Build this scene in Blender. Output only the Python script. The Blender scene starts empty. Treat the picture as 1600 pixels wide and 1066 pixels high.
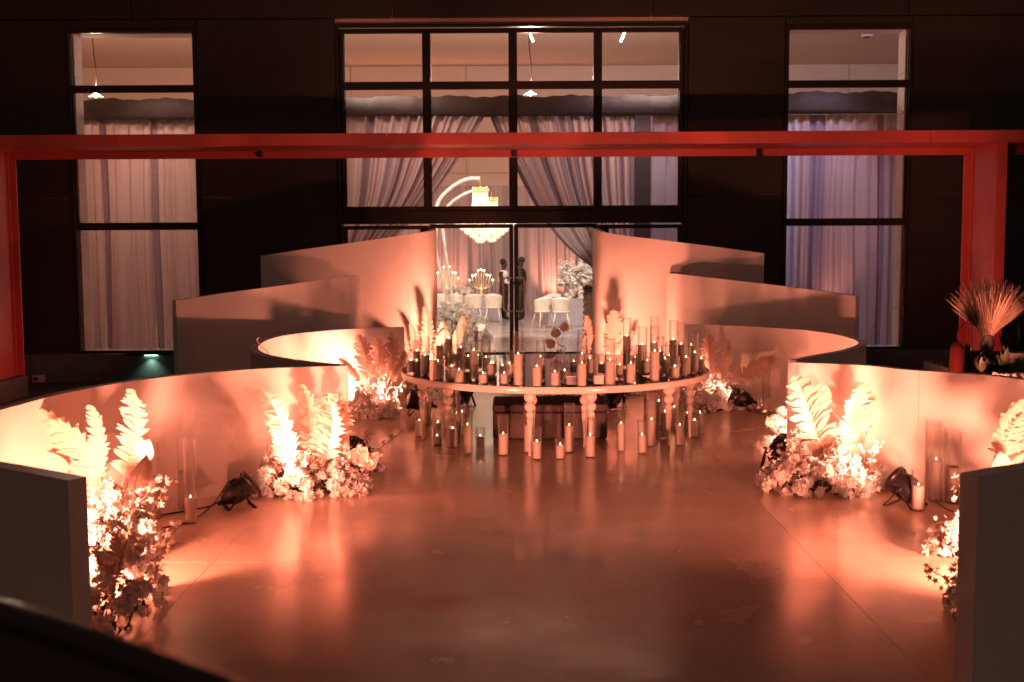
import bpy, bmesh, math, random
from mathutils import Vector, Matrix, Euler
random.seed(7)
PI = math.pi
sc = bpy.context.scene
COL = sc.collection

# ------------------------------------------------------------------ camera
FPX = 1750.0
CAMZ = 2.2
cam_d = bpy.data.cameras.new("camera")
cam_d.sensor_width = 36.0
cam_d.lens = 36.0 * FPX / 1600.0
cam_d.clip_start = 0.05
cam_d.clip_end = 400
cam = bpy.data.objects.new("camera", cam_d)
COL.objects.link(cam)
CR = Euler((math.radians(90 - 4.9), 0, 0)).to_matrix() @ Matrix.Rotation(math.radians(-0.3), 3, 'Z')
CM = CR.to_4x4()
CM.translation = Vector((0, 0, CAMZ))
cam.matrix_world = CM
cam_d.dof.use_dof = True
cam_d.dof.focus_distance = 12.5
cam_d.dof.aperture_fstop = 2.8
sc.camera = cam

# ------------------------------------------------------------------ night sky, faint moon, exposure
world = bpy.data.worlds.new("World")
sc.world = world
world.use_nodes = True
wn = world.node_tree
sky = wn.nodes.new('ShaderNodeTexSky')
sky.sky_type = 'NISHITA'
sky.sun_disc = False
sky.sun_elevation = math.radians(-4)
sky.sun_rotation = math.radians(160)
wn.links.new(sky.outputs[0], wn.nodes['Background'].inputs[0])
wn.nodes['Background'].inputs[1].default_value = 0.05
bg2 = wn.nodes.new('ShaderNodeBackground')        # even warm fill added to the night sky
bg2.inputs[0].default_value = (0.013, 0.006, 0.0038, 1)
adds = wn.nodes.new('ShaderNodeAddShader')
wn.links.new(wn.nodes['Background'].outputs[0], adds.inputs[0])
wn.links.new(bg2.outputs[0], adds.inputs[1])
wn.links.new(adds.outputs[0], wn.nodes['World Output'].inputs[0])
sun_d = bpy.data.lights.new("moon", 'SUN')
sun_d.energy = 0.004
sun_d.angle = math.radians(0.5)
sun_d.color = (0.75, 0.85, 1.0)
sun = bpy.data.objects.new("moon", sun_d)
sun.rotation_euler = (math.radians(50), 0, math.radians(20))
COL.objects.link(sun)
sc.view_settings.view_transform = 'Standard'
sc.view_settings.look = 'None'
sc.view_settings.gamma = 1
sc.view_settings.exposure = 1.95
sc.view_settings.use_curve_mapping = False
cy = sc.cycles
cy.max_bounces = 10
cy.diffuse_bounces = 4
cy.glossy_bounces = 4
cy.transmission_bounces = 4
cy.transparent_max_bounces = 40
cy.sample_clamp_indirect = 3
cy.caustics_reflective = False
cy.caustics_refractive = False

PEACH = (1.0, 0.27, 0.165)
E_PAR = 590.0        # strength of one floor lamp

# ------------------------------------------------------------------ placing: a pixel of the 1600x1066 photo into a point
def ray(px, py):
    return CR @ Vector(((px - 800) / FPX, -(py - 533) / FPX, -1))
def at(px, py, z=0.0):
    d = ray(px, py)
    t = (z - CAMZ) / d.z
    return Vector((d.x * t, d.y * t, z))
def atY(px, py, Y):
    d = ray(px, py)
    t = Y / d.y
    return Vector((d.x * t, Y, CAMZ + d.z * t))

# ------------------------------------------------------------------ materials
def mat(name, col, rough=0.5, metal=0.0, noise=0.0, nscale=8.0, bump=0.0, bscale=40.0, emis=None, estr=0.0,
        col2=None, rvar=0.0, coat=0.0, transl=0.0, spec=0.5, stretch=None):
    m = bpy.data.materials.new(name)
    m.use_nodes = True
    nt = m.node_tree
    b = nt.nodes['Principled BSDF']
    b.inputs['Base Color'].default_value = (*col, 1)
    b.inputs['Roughness'].default_value = rough
    b.inputs['Metallic'].default_value = metal
    b.inputs['Specular IOR Level'].default_value = spec
    if coat: b.inputs['Coat Weight'].default_value = coat
    tc = nt.nodes.new('ShaderNodeTexCoord')
    src = tc.outputs['Object']
    if stretch:
        mp = nt.nodes.new('ShaderNodeMapping')
        mp.inputs['Scale'].default_value = stretch
        nt.links.new(src, mp.inputs[0]); src = mp.outputs[0]
    if noise or col2:
        n = nt.nodes.new('ShaderNodeTexNoise')
        n.inputs['Scale'].default_value = nscale
        n.inputs['Detail'].default_value = 7
        n.inputs['Roughness'].default_value = 0.62
        nt.links.new(src, n.inputs['Vector'])
        r = nt.nodes.new('ShaderNodeValToRGB')
        r.color_ramp.elements[0].position = 0.22
        r.color_ramp.elements[1].position = 0.78
        c2 = col2 if col2 else tuple(max(0, c * (1 - noise)) for c in col)
        r.color_ramp.elements[0].color = (*c2, 1)
        r.color_ramp.elements[1].color = (*col, 1)
        nt.links.new(n.outputs['Fac'], r.inputs[0])
        nt.links.new(r.outputs[0], b.inputs['Base Color'])
        if rvar:
            mr = nt.nodes.new('ShaderNodeMapRange')
            mr.inputs['From Min'].default_value = 0.3
            mr.inputs['From Max'].default_value = 0.7
            mr.inputs['To Min'].default_value = rough + rvar
            mr.inputs['To Max'].default_value = rough - rvar
            nt.links.new(n.outputs['Fac'], mr.inputs[0])
            nt.links.new(mr.outputs[0], b.inputs['Roughness'])
    if bump:
        n2 = nt.nodes.new('ShaderNodeTexNoise')
        n2.inputs['Scale'].default_value = bscale
        n2.inputs['Detail'].default_value = 5
        nt.links.new(src, n2.inputs['Vector'])
        bp = nt.nodes.new('ShaderNodeBump')
        bp.inputs['Strength'].default_value = bump
        bp.inputs['Distance'].default_value = 0.02
        nt.links.new(n2.outputs['Fac'], bp.inputs['Height'])
        nt.links.new(bp.outputs[0], b.inputs['Normal'])
    if emis:
        b.inputs['Emission Color'].default_value = (*emis, 1)
        b.inputs['Emission Strength'].default_value = estr
    if transl:
        t = nt.nodes.new('ShaderNodeBsdfTranslucent')
        t.inputs[0].default_value = (*col, 1)
        mx = nt.nodes.new('ShaderNodeMixShader')
        mx.inputs[0].default_value = transl
        nt.links.new(b.outputs[0], mx.inputs[1])
        nt.links.new(t.outputs[0], mx.inputs[2])
        nt.links.new(mx.outputs[0], nt.nodes['Material Output'].inputs[0])
    return m

def glass_mat(name, edge=2.2, base=0.05, tint=(1, 1, 1), rough=0.02, haze=0.0):
    m = bpy.data.materials.new(name)
    m.use_nodes = True
    nt = m.node_tree
    nt.nodes.remove(nt.nodes['Principled BSDF'])
    tr = nt.nodes.new('ShaderNodeBsdfTransparent'); tr.inputs[0].default_value = (*tint, 1)
    gl = nt.nodes.new('ShaderNodeBsdfGlossy'); gl.inputs['Roughness'].default_value = rough
    lw = nt.nodes.new('ShaderNodeLayerWeight'); lw.inputs[0].default_value = 0.5
    pw = nt.nodes.new('ShaderNodeMath'); pw.operation = 'POWER'; pw.inputs[1].default_value = edge
    ml = nt.nodes.new('ShaderNodeMath'); ml.operation = 'MULTIPLY_ADD'; ml.inputs[1].default_value = 0.85; ml.inputs[2].default_value = base
    ml.use_clamp = True
    mx = nt.nodes.new('ShaderNodeMixShader')
    nt.links.new(lw.outputs['Facing'], pw.inputs[0]); nt.links.new(pw.outputs[0], ml.inputs[0])
    nt.links.new(ml.outputs[0], mx.inputs[0])
    nt.links.new(tr.outputs[0], mx.inputs[1]); nt.links.new(gl.outputs[0], mx.inputs[2])
    if haze:
        df = nt.nodes.new('ShaderNodeBsdfTranslucent'); df.inputs[0].default_value = (.9, .88, .85, 1)
        d2 = nt.nodes.new('ShaderNodeBsdfDiffuse'); d2.inputs[0].default_value = (.9, .88, .85, 1)
        ad = nt.nodes.new('ShaderNodeMixShader'); ad.inputs[0].default_value = .5
        nt.links.new(df.outputs[0], ad.inputs[1]); nt.links.new(d2.outputs[0], ad.inputs[2])
        hz = nt.nodes.new('ShaderNodeMath'); hz.operation = 'MULTIPLY_ADD'; hz.inputs[1].default_value = haze * 4; hz.inputs[2].default_value = haze
        hz.use_clamp = True
        nt.links.new(pw.outputs[0], hz.inputs[0])
        m2 = nt.nodes.new('ShaderNodeMixShader'); nt.links.new(hz.outputs[0], m2.inputs[0])
        nt.links.new(mx.outputs[0], m2.inputs[1]); nt.links.new(ad.outputs[0], m2.inputs[2]); mx = m2
    nt.links.new(mx.outputs[0], nt.nodes['Material Output'].inputs[0])
    return m

M = dict(
    brushed=mat('brushed_steel', (0.92, 0.78, 0.66), 0.35, metal=.25, noise=.05),
    ground=mat('dark_paving', (0.09, 0.07, 0.06), 0.75, noise=.4, nscale=3, bump=.3),
    floor=mat('polished_concrete', (0.78, 0.58, 0.44), 0.20, col2=(0.46, 0.31, 0.22), nscale=1.0, rvar=.10, bump=.10, bscale=5),
    joint=mat('joint_filler', (0.46, 0.38, 0.31), 0.4),
    white=mat('matt_white_paint', (0.81, 0.75, 0.69), 0.42, noise=.13, nscale=1.3, rvar=.06, bump=.05, bscale=2.5),
    cladding=mat('dark_cladding', (0.034, 0.023, 0.018), 0.45, noise=.3, nscale=1.5, bump=.08, bscale=30),
    frame=mat('dark_aluminium', (0.030, 0.019, 0.015), 0.35, metal=.2, noise=.2),
    concrete=mat('plinth_concrete', (0.13, 0.15, 0.135), 0.6, noise=.35, nscale=5, bump=.3, bscale=60),
    block=mat('plastered_block', (0.62, 0.58, 0.55), 0.7, noise=.1, nscale=5),
    redpaint=mat('red_steel', (0.52, 0.09, 0.075), 0.4, noise=.3, nscale=2.2, rvar=.08, bump=.06, bscale=12),
    black=mat('black_plastic', (0.016, 0.013, 0.013), 0.32, noise=.2, nscale=20),
    blackgloss=mat('black_lacquer', (0.018, 0.011, 0.010), 0.12, coat=.5, noise=.1),
    blackmetal=mat('black_steel', (0.02, 0.017, 0.016), 0.4, metal=.5, noise=.2),
    lens=mat('lamp_lens', (0.9, 0.8, 0.7), 0.2, emis=(1, .42, .28), estr=7, noise=.02),
    petal=mat('white_petal', (0.84, 0.79, 0.74), 0.6, noise=.12, nscale=30, transl=.3),
    leafw=mat('bleached_leaf', (0.70, 0.52, 0.43), 0.55, noise=.22, nscale=14, transl=.3, bump=.2, bscale=80),
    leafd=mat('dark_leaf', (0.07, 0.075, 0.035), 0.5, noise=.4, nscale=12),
    stem=mat('stem', (0.20, 0.12, 0.07), 0.6, noise=.3),
    glass=glass_mat('clear_glass', 2.6, .025, rough=.03, haze=.025),
    pane=glass_mat('window_glass', 4.0, .035),
    wax=mat('candle_wax', (0.84, 0.77, 0.68), 0.45, noise=.05, nscale=20, transl=.35),
    flame=mat('candle_flame', (1, .8, .5), .5, emis=(1, .50, .20), estr=12, noise=.01),
    wick=mat('wick', (.02, .02, .02), .8, noise=.1),
    mirror=mat('smoked_mirror', (0.10, 0.060, 0.050), 0.05, metal=1.0, noise=.1, nscale=3),
    lacquer=mat('cream_lacquer', (0.78, 0.68, 0.60), 0.2, coat=.4, noise=.05, nscale=4),
    ottoman=mat('taupe_fabric', (0.12, 0.09, 0.085), 0.85, noise=.2, nscale=30, bump=.4, bscale=200),
    drape=mat('mauve_drape', (0.42, 0.32, 0.32), 0.75, noise=.08, nscale=6, transl=.25, bump=.1),
    drapedark=mat('plum_drape', (0.22, 0.16, 0.21), 0.75, noise=.1, nscale=6, transl=.1),
    drapegrey=mat('grey_drape', (0.40, 0.35, 0.40), 0.6, noise=.15, nscale=3),
    valance=mat('valance_cloth', (0.055, 0.038, 0.038), 0.8, noise=.25, nscale=4, bump=.5, bscale=6),
    hallwall=mat('hall_wall', (0.64, 0.48, 0.39), 0.8, noise=.08, nscale=3, bump=.1),
    hallceil=mat('hall_ceiling', (0.68, 0.50, 0.41), 0.8, noise=.06, nscale=2, bump=.3, bscale=25),
    hallfloor=mat('hall_floor', (0.42, 0.39, 0.37), 0.18, noise=.15, nscale=1.2),
    shell=mat('cream_shell', (0.72, 0.66, 0.56), 0.35, noise=.05),
    linen=mat('grey_linen', (0.32, 0.29, 0.33), 0.8, noise=.1),
    silver=mat('white_metal', (0.75, 0.72, 0.66), 0.25, metal=.3, noise=.05),
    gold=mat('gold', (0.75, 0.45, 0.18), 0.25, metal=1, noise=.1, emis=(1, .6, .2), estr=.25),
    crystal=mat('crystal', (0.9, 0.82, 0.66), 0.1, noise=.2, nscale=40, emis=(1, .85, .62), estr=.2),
    bulb=mat('bulb', (1, 1, 1), .4, emis=(1, .85, .62), estr=4, noise=.01),
    skin=mat('dark_skin', (0.07, 0.035, 0.022), 0.5, noise=.1),
    shirt=mat('white_shirt', (0.72, 0.70, 0.68), 0.7, noise=.05),
    suit=mat('black_cloth', (0.006, 0.005, 0.005), 0.75, noise=.2),
    brick=mat('brown_brick', (0.13, 0.055, 0.04), 0.7, noise=.4, nscale=9),
    pot=mat('grey_stone_pot', (0.16, 0.14, 0.12), 0.8, noise=.4, nscale=9, bump=.4),
    gravel=mat('gravel', (0.20, 0.13, 0.10), 0.8, noise=.5, nscale=50),
    pampas=mat('dried_grass', (0.74, 0.52, 0.38), 0.8, noise=.2, nscale=20, transl=.2),
    redgloss=mat('red_enamel', (0.035, 0.004, 0.004), 0.15, coat=.5, noise=.1),
    cloth2=mat('cream_cloth', (0.7, 0.66, 0.6), 0.8, noise=.05),
    litface=mat('led_strip', (1, .1, .05), .5, emis=(1, .07, .04), estr=3, noise=.01),
)

# ------------------------------------------------------------------ object helpers
def link(o, parent=None):
    COL.objects.link(o)
    if parent: o.parent = parent
    return o
def tag(o, label=None, cat=None, group=None, kind=None):
    if label: o['label'] = label
    if cat: o['category'] = cat
    if group: o['group'] = group
    if kind: o['kind'] = kind
    return o
def thing(name, label, cat, loc=(0, 0, 0), rz=0.0, group=None):
    o = bpy.data.objects.new(name, None)
    o.empty_display_size = .1
    link(o); o.location = loc; o.rotation_euler = (0, 0, rz)
    return tag(o, label, cat, group)
def mobj(name, me, parent=None, loc=(0, 0, 0), rot=(0, 0, 0), scale=(1, 1, 1)):
    o = bpy.data.objects.new(name, me)
    link(o, parent)
    o.location = loc; o.rotation_euler = rot
    o.scale = scale if hasattr(scale, '__len__') else (scale,) * 3
    return o

class MB:
    def __init__(s): s.v = []; s.f = []; s.m = []; s.sm = []
    def add(s, vs, fs, smooth=False, mi=0):
        k = len(s.v); s.v += [tuple(v) for v in vs]
        for f in fs:
            s.f.append(tuple(i + k for i in f)); s.m.append(mi); s.sm.append(smooth)
        return s
    def box(s, x0, x1, y0, y1, z0, z1, mi=0):
        vs = [(x, y, z) for z in (z0, z1) for y in (y0, y1) for x in (x0, x1)]
        return s.add(vs, [(0, 2, 3, 1), (4, 5, 7, 6), (0, 1, 5, 4), (2, 6, 7, 3), (0, 4, 6, 2), (1, 3, 7, 5)], mi=mi)
    def bar(s, a, b, w, h, mi=0):
        a, b = Vector(a), Vector(b); d = (b - a).normalized()
        up = Vector((0, 0, 1)) if abs(d.z) < .95 else Vector((0, 1, 0))
        sx = d.cross(up).normalized() * w / 2; sy = sx.cross(d).normalized() * h / 2
        vs = [p + i * sx + j * sy for p in (a, b) for i, j in ((-1, -1), (1, -1), (1, 1), (-1, 1))]
        return s.add(vs, [(0, 1, 2, 3), (7, 6, 5, 4), (0, 4, 5, 1), (1, 5, 6, 2), (2, 6, 7, 3), (3, 7, 4, 0)], mi=mi)
    def tube(s, pts, r, n=8, mi=0, cap=True):
        pts = [Vector(p) for p in pts]
        rs = r if hasattr(r, '__len__') else [r] * len(pts)
        vs = []; fs = []
        prev = None
        for i, p in enumerate(pts):
            d = (pts[min(i + 1, len(pts) - 1)] - pts[max(i - 1, 0)])
            d = d.normalized() if d.length > 1e-9 else Vector((0, 0, 1))
            if prev is None:
                up = Vector((0, 0, 1)) if abs(d.z) < .9 else Vector((1, 0, 0))
                a = d.cross(up).normalized()
            else:
                a = (prev - d * prev.dot(d)).normalized()
            prev = a; b = d.cross(a)
            for k in range(n):
                t = 2 * PI * k / n
                vs.append(p + (a * math.cos(t) + b * math.sin(t)) * rs[i])
        for i in range(len(pts) - 1):
            for k in range(n):
                q = (k + 1) % n
                fs.append((i * n + k, i * n + q, (i + 1) * n + q, (i + 1) * n + k))
        if cap:
            fs.append(tuple(range(n))[::-1]); fs.append(tuple((len(pts) - 1) * n + k for k in range(n)))
        return s.add(vs, fs, True, mi)
    def lathe(s, prof, n=20, c=(0, 0, 0), mi=0, capb=True, capt=True):
        vs = []; fs = []
        for r, z in prof:
            for k in range(n):
                t = 2 * PI * k / n
                vs.append((c[0] + r * math.cos(t), c[1] + r * math.sin(t), c[2] + z))
        for i in range(len(prof) - 1):
            for k in range(n):
                q = (k + 1) % n
                fs.append((i * n + k, i * n + q, (i + 1) * n + q, (i + 1) * n + k))
        s.add(vs, fs, True, mi)
        if capb: s.add(vs[:n], [tuple(range(n))[::-1]], False, mi)
        if capt: s.add(vs[-n:], [tuple(range(n))], False, mi)
        return s
    def mesh(s, name, mats):
        me = bpy.data.meshes.new(name)
        me.from_pydata(s.v, [], s.f)
        for m in (mats if isinstance(mats, (list, tuple)) else [mats]): me.materials.append(m)
        me.polygons.foreach_set('material_index', s.m)
        me.polygons.foreach_set('use_smooth', s.sm)
        me.update()
        return me
    def build(s, name, mats, parent=None, loc=(0, 0, 0), rot=(0, 0, 0), scale=(1, 1, 1)):
        return mobj(name, s.mesh(name, mats), parent, loc, rot, scale)

def bevel(o, w=.01, seg=2):
    b = o.modifiers.new('bevel', 'BEVEL'); b.width = w; b.segments = seg; b.limit_method = 'ANGLE'
    return o
def cr(pts, n):
    """Catmull-Rom through points of any dimension, n samples per span."""
    P = [Vector(p) for p in pts]
    P = [P[0] * 2 - P[1]] + P + [P[-1] * 2 - P[-2]]
    out = []
    for i in range(1, len(P) - 2):
        for k in range(n):
            t = k / n
            a, b, c, d = P[i - 1:i + 3]
            out.append(.5 * ((2 * b) + (c - a) * t + (2 * a - 5 * b + 4 * c - d) * t * t + (3 * b - a - 3 * c + d) * t ** 3))
    out.append(P[-2])
    return out
ORD = ['first', 'second', 'third', 'fourth', 'fifth', 'sixth', 'seventh', 'eighth', 'ninth', 'tenth', 'eleventh',
       'twelfth', 'thirteenth', 'fourteenth', 'fifteenth', 'sixteenth', 'seventeenth', 'eighteenth', 'nineteenth', 'twentieth', 'twenty-first', 'twenty-second', 'twenty-third', 'twenty-fourth']

# ------------------------------------------------------------------ ground, floor slabs
GZ = -0.33
tag(MB().box(-60, 60, -20, 90, GZ - .3, GZ).build('ground', M['ground']), kind='structure')
fl = tag(MB().box(-3.9, 4.9, -1.5, 21.0, GZ + .004, -0.004).build('floor', M['joint']), kind='structure')
xs = [-3.9, -2.1, 2.1, 4.9]
ys = [-1.5, 3.47, 7.67, 11.87, 16.07, 20.93]
for i in range(3):
    for j in range(5):
        g = .0007
        bevel(MB().box(xs[i] + g, xs[i + 1] - g, ys[j] + g, ys[j + 1] - g, -.0036, 0).build('slab', M['floor'], fl), .0015, 1)

# ------------------------------------------------------------------ the hall: facade at Y=21
FY = 21.0
hall = thing('event_hall', 'dark clad event hall with tall lit windows and glass entrance doors', 'building', (0, FY, 0))
def fx(px, py=300): return atY(px, py, FY).x
def fz(py, px=800): return atY(px, py, FY).z
LX0, LX1 = fx(109, 47), fx(302, 47)
LX0 = (LX0 + fx(125, 545)) / 2; LX1 = fx(306, 250)
RX0 = fx(1230, 250); RX1 = fx(1417, 250)
CX0, CX1 = fx(536, 250), fx(1065, 250)
ZT = fz(47); ZB = fz(546); ZC = fz(38); ZD = fz(566)
def hbox(name, m, x0, x1, y0, y1, z0, z1, parent=None, bv=0):
    o = MB().box(x0, x1, y0, y1, z0, z1).build(name, m, parent or hall)
    if bv: bevel(o, bv, 2)
    return o
g = .012
WT = .36
HDR = ZC + .12
# cladding panels: piers and the row above
piers = [(-20, -14.2), (-14.2, LX0 - .06), (LX1 + .06, CX0 - .10), (CX1 + .10, RX0 - .06), (RX1 + .06, 14.2), (14.2, 20)]
for a, b in piers:
    for z0, z1 in ((.22, 3.1), (3.1, HDR)):
        hbox('cladding_panel', M['cladding'], a + g, b - g, 0, .10, z0 + g, z1 - g, bv=.008)
tops = [-20, -14.2, fx(205, 10), -2.4 * 1, fx(1018, 10), fx(1420, 10), 14.2, 20]
tops = [-20, -14.2, fx(205, 10), fx(612, 10), fx(1018, 10), fx(1420, 10), 14.2, 20]
for i in range(len(tops) - 1):
    hbox('cladding_panel', M['cladding'], tops[i] + g, tops[i + 1] - g, 0, .10, HDR + g, 9.2, bv=.008)
hbox('cladding_panel', M['cladding'], LX0 - .05, LX1 + .05, 0, .10, ZT + .06, HDR - g)
hbox('cladding_panel', M['cladding'], RX0 - .05, RX1 + .05, 0, .10, ZT + .06, HDR - g)
# structural wall behind the cladding
wl = MB()
for a, b in ((-20, LX0 - .02), (LX1 + .02, CX0 - .02), (CX1 + .02, RX0 - .02), (RX1 + .02, 20)):
    wl.box(a, b, .102, WT, GZ, 9.2)
for a, b, z in ((LX0 - .02, LX1 + .02, ZT + .02), (CX0 - .02, CX1 + .02, ZC + .02), (RX0 - .02, RX1 + .02, ZT + .02)):
    wl.box(a, b, .102, WT, z, 9.2)
for a, b in ((LX0 - .02, LX1 + .02), (RX0 - .02, RX1 + .02)):
    wl.box(a, b, .102, WT, GZ, ZB - .03)
wl.build('wall', M['hallwall'], hall)
# plinths
hbox('plinth', M['concrete'], -20, CX0 - .3, -.14, .10, GZ, .205, bv=.01)
hbox('plinth', M['concrete'], CX1 + .3, 20, -.14, .10, GZ, .205, bv=.01)
hbox('threshold', M['blackmetal'], CX0 - .28, CX1 + .28, -.05, .3, GZ, .03, bv=.01)
# window builder
def window(x0, x1, z0, z1, vs, hs, fw=.07, name='window'):
    f = MB()
    f.box(x0 - fw, x0, -.03, .14, z0 - fw, z1 + fw); f.box(x1, x1 + fw, -.03, .14, z0 - fw, z1 + fw)
    f.box(x0, x1, -.028, .14, z0 - fw, z0); f.box(x0, x1, -.028, .14, z1, z1 + fw)
    w = f.build(name, M['frame'], hall)
    bevel(w, .006, 1)
    vx = [x0] + [x for v in vs for x in (v[0] - v[1], v[0] + v[1])] + [x1]
    hz = [z0] + [z for h in hs for z in (h[0] - h[1], h[0] + h[1])] + [z1]
    for v in vs:
        MB().box(v[0] - v[1], v[0] + v[1], -.02, .12, z0, z1).build('mullion', M['frame'], w)
    for h in hs:
        for i in range(0, len(vx), 2):
            MB().box(vx[i], vx[i + 1], -.016, .12, h[0] - h[1], h[0] + h[1]).build('transom', M['frame'], w)
    for i in range(0, len(vx), 2):
        for j in range(0, len(hz), 2):
            MB().box(vx[i], vx[i + 1], .05, .058, hz[j], hz[j + 1]).build('pane', M['pane'], w)
            # slim glazing beads round each pane
            bd = MB(); t = .014
            a, b, c, d = vx[i], vx[i + 1], hz[j], hz[j + 1]
            bd.box(a, a + t, .02, .05, c, d); bd.box(b - t, b, .02, .05, c, d)
            bd.box(a + t, b - t, .02, .05, c, c + t); bd.box(a + t, b - t, .02, .05, d - t, d)
            bd.build('glazing_bead', M['frame'], w)
    return w
hw = .055
window(LX0, LX1, ZB, ZT, [], [(fz(139, 205), hw), (fz(228, 205), hw), (fz(354, 205), hw)])
window(RX0, RX1, ZB, ZT, [], [(fz(131, 1320), hw), (fz(226, 1320), hw), (fz(347, 1320), hw)])
m1, m2, m3 = fx(668, 250), fx(802, 250), fx(934, 250)
ZH0, ZH1 = fz(350), fz(323)
window(CX0 + .05, CX1 - .05, ZH1, fz(50), [(m1, .065), (m2, .065), (m3, .065)], [(fz(133), .06), (fz(220), .055)])
# outer surround of the entrance glazing
sr = MB()
sr.box(CX0 - .10, CX0 - .03, -.07, .06, ZD, ZC); sr.box(CX1 + .03, CX1 + .10, -.07, .06, ZD, ZC)
sr.box(CX0 - .03, CX1 + .03, -.07, .06, ZC - .05, ZC)
bevel(sr.build('entrance_surround', M['frame'], hall), .008, 1)
hbox('door_header', M['frame'], CX0 - .02, CX1 + .02, -.06, .13, ZH0 + .01, ZH1 - .072, bv=.01)
window(CX0 + .05, m1 - .04, .10, ZH0 - .08, [], [], .055, 'side_window')
window(m3 + .04, CX1 - .05, .10, ZH0 - .08, [], [], .055, 'side_window')
def door(x0, x1, hx):
    f = MB(); w = .075; z0, z1 = .05, ZH0
    f.box(x0, x0 + w, 0, .07, z0, z1); f.box(x1 - w, x1, 0, .07, z0, z1)
    f.box(x0 + w, x1 - w, 0.002, .068, z0, z0 + .14); f.box(x0 + w, x1 - w, 0.002, .068, z1 - w, z1)
    d = f.build('door', M['frame'], hall)
    bevel(d, .006, 1)
    MB().box(x0 + w, x1 - w, .03, .04, z0 + .14, z1 - w).build('pane', M['pane'], d)
    za, zb = fz(486), fz(434)
    s = 1 if hx < (x0 + x1) / 2 else -1
    r = .05
    x2 = hx + s * .15
    pts = [(hx, -.02, zb), (hx, -.07, zb)] + [(x2 - s * r, -.07, zb), (x2 - s * r * .3, -.07, zb - r * .3), (x2, -.07, zb - r),
           (x2, -.07, za + r), (x2 - s * r * .3, -.07, za + r * .3), (x2 - s * r, -.07, za), (hx, -.07, za), (hx, -.02, za)]
    MB().tube(pts, .019, 8).build('handle', M['brushed'], d)
door(m1 + .02, m2 - .008, m2 - .045)
door(m2 + .008, m3 - .02, m2 + .045)
# block reveals of the two tall windows
def reveal(x, s):
    z = ZB; k = 0
    while z < ZT:
        h = min(.73, ZT - z)
        hbox('reveal_block', M['block'], min(x, x - s * .012), max(x, x - s * .012), .145, .52, z + .006, z + h - .006)
        z += h
reveal(LX0 + .014, -1); reveal(RX1 - .014, 1)
for (a, b) in ((LX0 + .02, LX1), (RX0, RX1 - .02)):
    hbox('reveal_block', M['block'], a, b, .145, .52, ZT - .012, ZT + .004)
# interior shell
hbox('hall_floor', M['hallfloor'], -16, 16, .30, 16.4, GZ, .0)
hbox('ceiling', M['hallceil'], -16, 16, WT, 16.4, 8.0, 8.2)
BW = atY(800, 100, 36.6)
bx = [-16, -9.4, -5.2, -.55 - .9, 2.9, 6.5, 11, 16]
for i in range(len(bx) - 1):
    for z0, z1 in ((0, 4.55), (4.55, 8.0)):
        hbox('wall_board', M['hallwall'], bx[i] + .012, bx[i + 1] - .012, 16.0, 16.1, z0 + .008, z1 - .008)
hbox('back_wall', M['joint'], -16, 16, 16.1, 16.4, GZ, 8.2)
hbox('side_wall', M['hallwall'], -16.3, -16, WT, 16.4, GZ, 8.2)
hbox('side_wall', M['hallwall'], 16, 16.3, WT, 16.4, GZ, 8.2)
hbox('roof', M['cladding'], -20, 20, 0, 16.6, 9.2, 9.4)
# small wall washer under the left window
ww = atY(236, 551, FY - .17)
wo = thing('wall_light', 'small lit strip lamp under the left window sill on the grey plinth', 'wall light', (ww.x, FY - .15, .17))
MB().box(-.5, .5, -.03, 0.0, 0.015, .045).build('housing', M['blackmetal'], wo)
MB().box(-.12, .12, -.027, -.005, 0.008, .015).build('diffuser', mat('cool_led', (.8, 1, .9), .5, emis=(.55, 1, .8), estr=4, noise=.01), wo)
ld = bpy.data.lights.new('wall_light_lamp', 'SPOT'); ld.energy = 2.6; ld.color = (.55, 1, .78); ld.spot_size = 1.9; ld.spot_blend = 1; ld.shadow_soft_size = .02
lo = bpy.data.objects.new('wall_light_lamp', ld); link(lo, wo); lo.location = (0, -.10, 0.0); lo.rotation_euler = (math.radians(12), 0, 0)

# ------------------------------------------------------------------ red portal frame
PF, PBk = 18.0, 19.1
zt = atY(800, 207, PF).z; zs = atY(800, 226, PF).z; zl = atY(800, 246, PBk).z
xr0 = atY(1553, 400, PF).x; xr1 = atY(1568, 400, PF).x
xl0 = atY(-24, 400, PF).x; xl1 = atY(-40, 400, PF).x
portal = thing('portal_frame', 'long red painted steel portal frame crossing in front of the dark facade', 'portal frame', (0, PF, 0))
def pbox(name, x0, x1, y0, y1, z0, z1, m='redpaint'):
    return bevel(MB().box(min(x0, x1), max(x0, x1), y0, y1, z0, z1).build(name, M[m], portal), .006, 2)
cuts = [-14, atY(180, 215, PF).x, atY(604, 215, PF).x, atY(1032, 215, PF).x, atY(1455, 215, PF).x, 14]
for i in range(5):
    a, b = cuts[i] + .004, cuts[i + 1] - .004
    pbox('beam_plate', a, b, 0, .04, zs, zt)
    pbox('soffit_plate', a, b, .04, 1.06, zs + .0, zs + .03)
pbox('back_plate', -14, 14, 1.06, 1.10, zl, zt - .02)
for x0, x1, s in ((xr0, xr1, 1), (xl0, xl1, -1)):
    pbox('column_face', x0, x0 + s * .17, 0, .04, 0.02, zs)
    pbox('column_web', x0, x0 + s * .03, .04, 1.04, 0.02, zs)
    pbox('column_back', x0 - s * .10, x0 + s * .17, 1.04, 1.08, 0.02, zl)
    pbox('column_trim', x0 - s * .03, x0, .92, .96, 0.02, zs - .01)
    pbox('footing', x0 - s * .12, x0 + s * .2, -.02, 1.12, GZ, 0.018, 'concrete')
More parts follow.
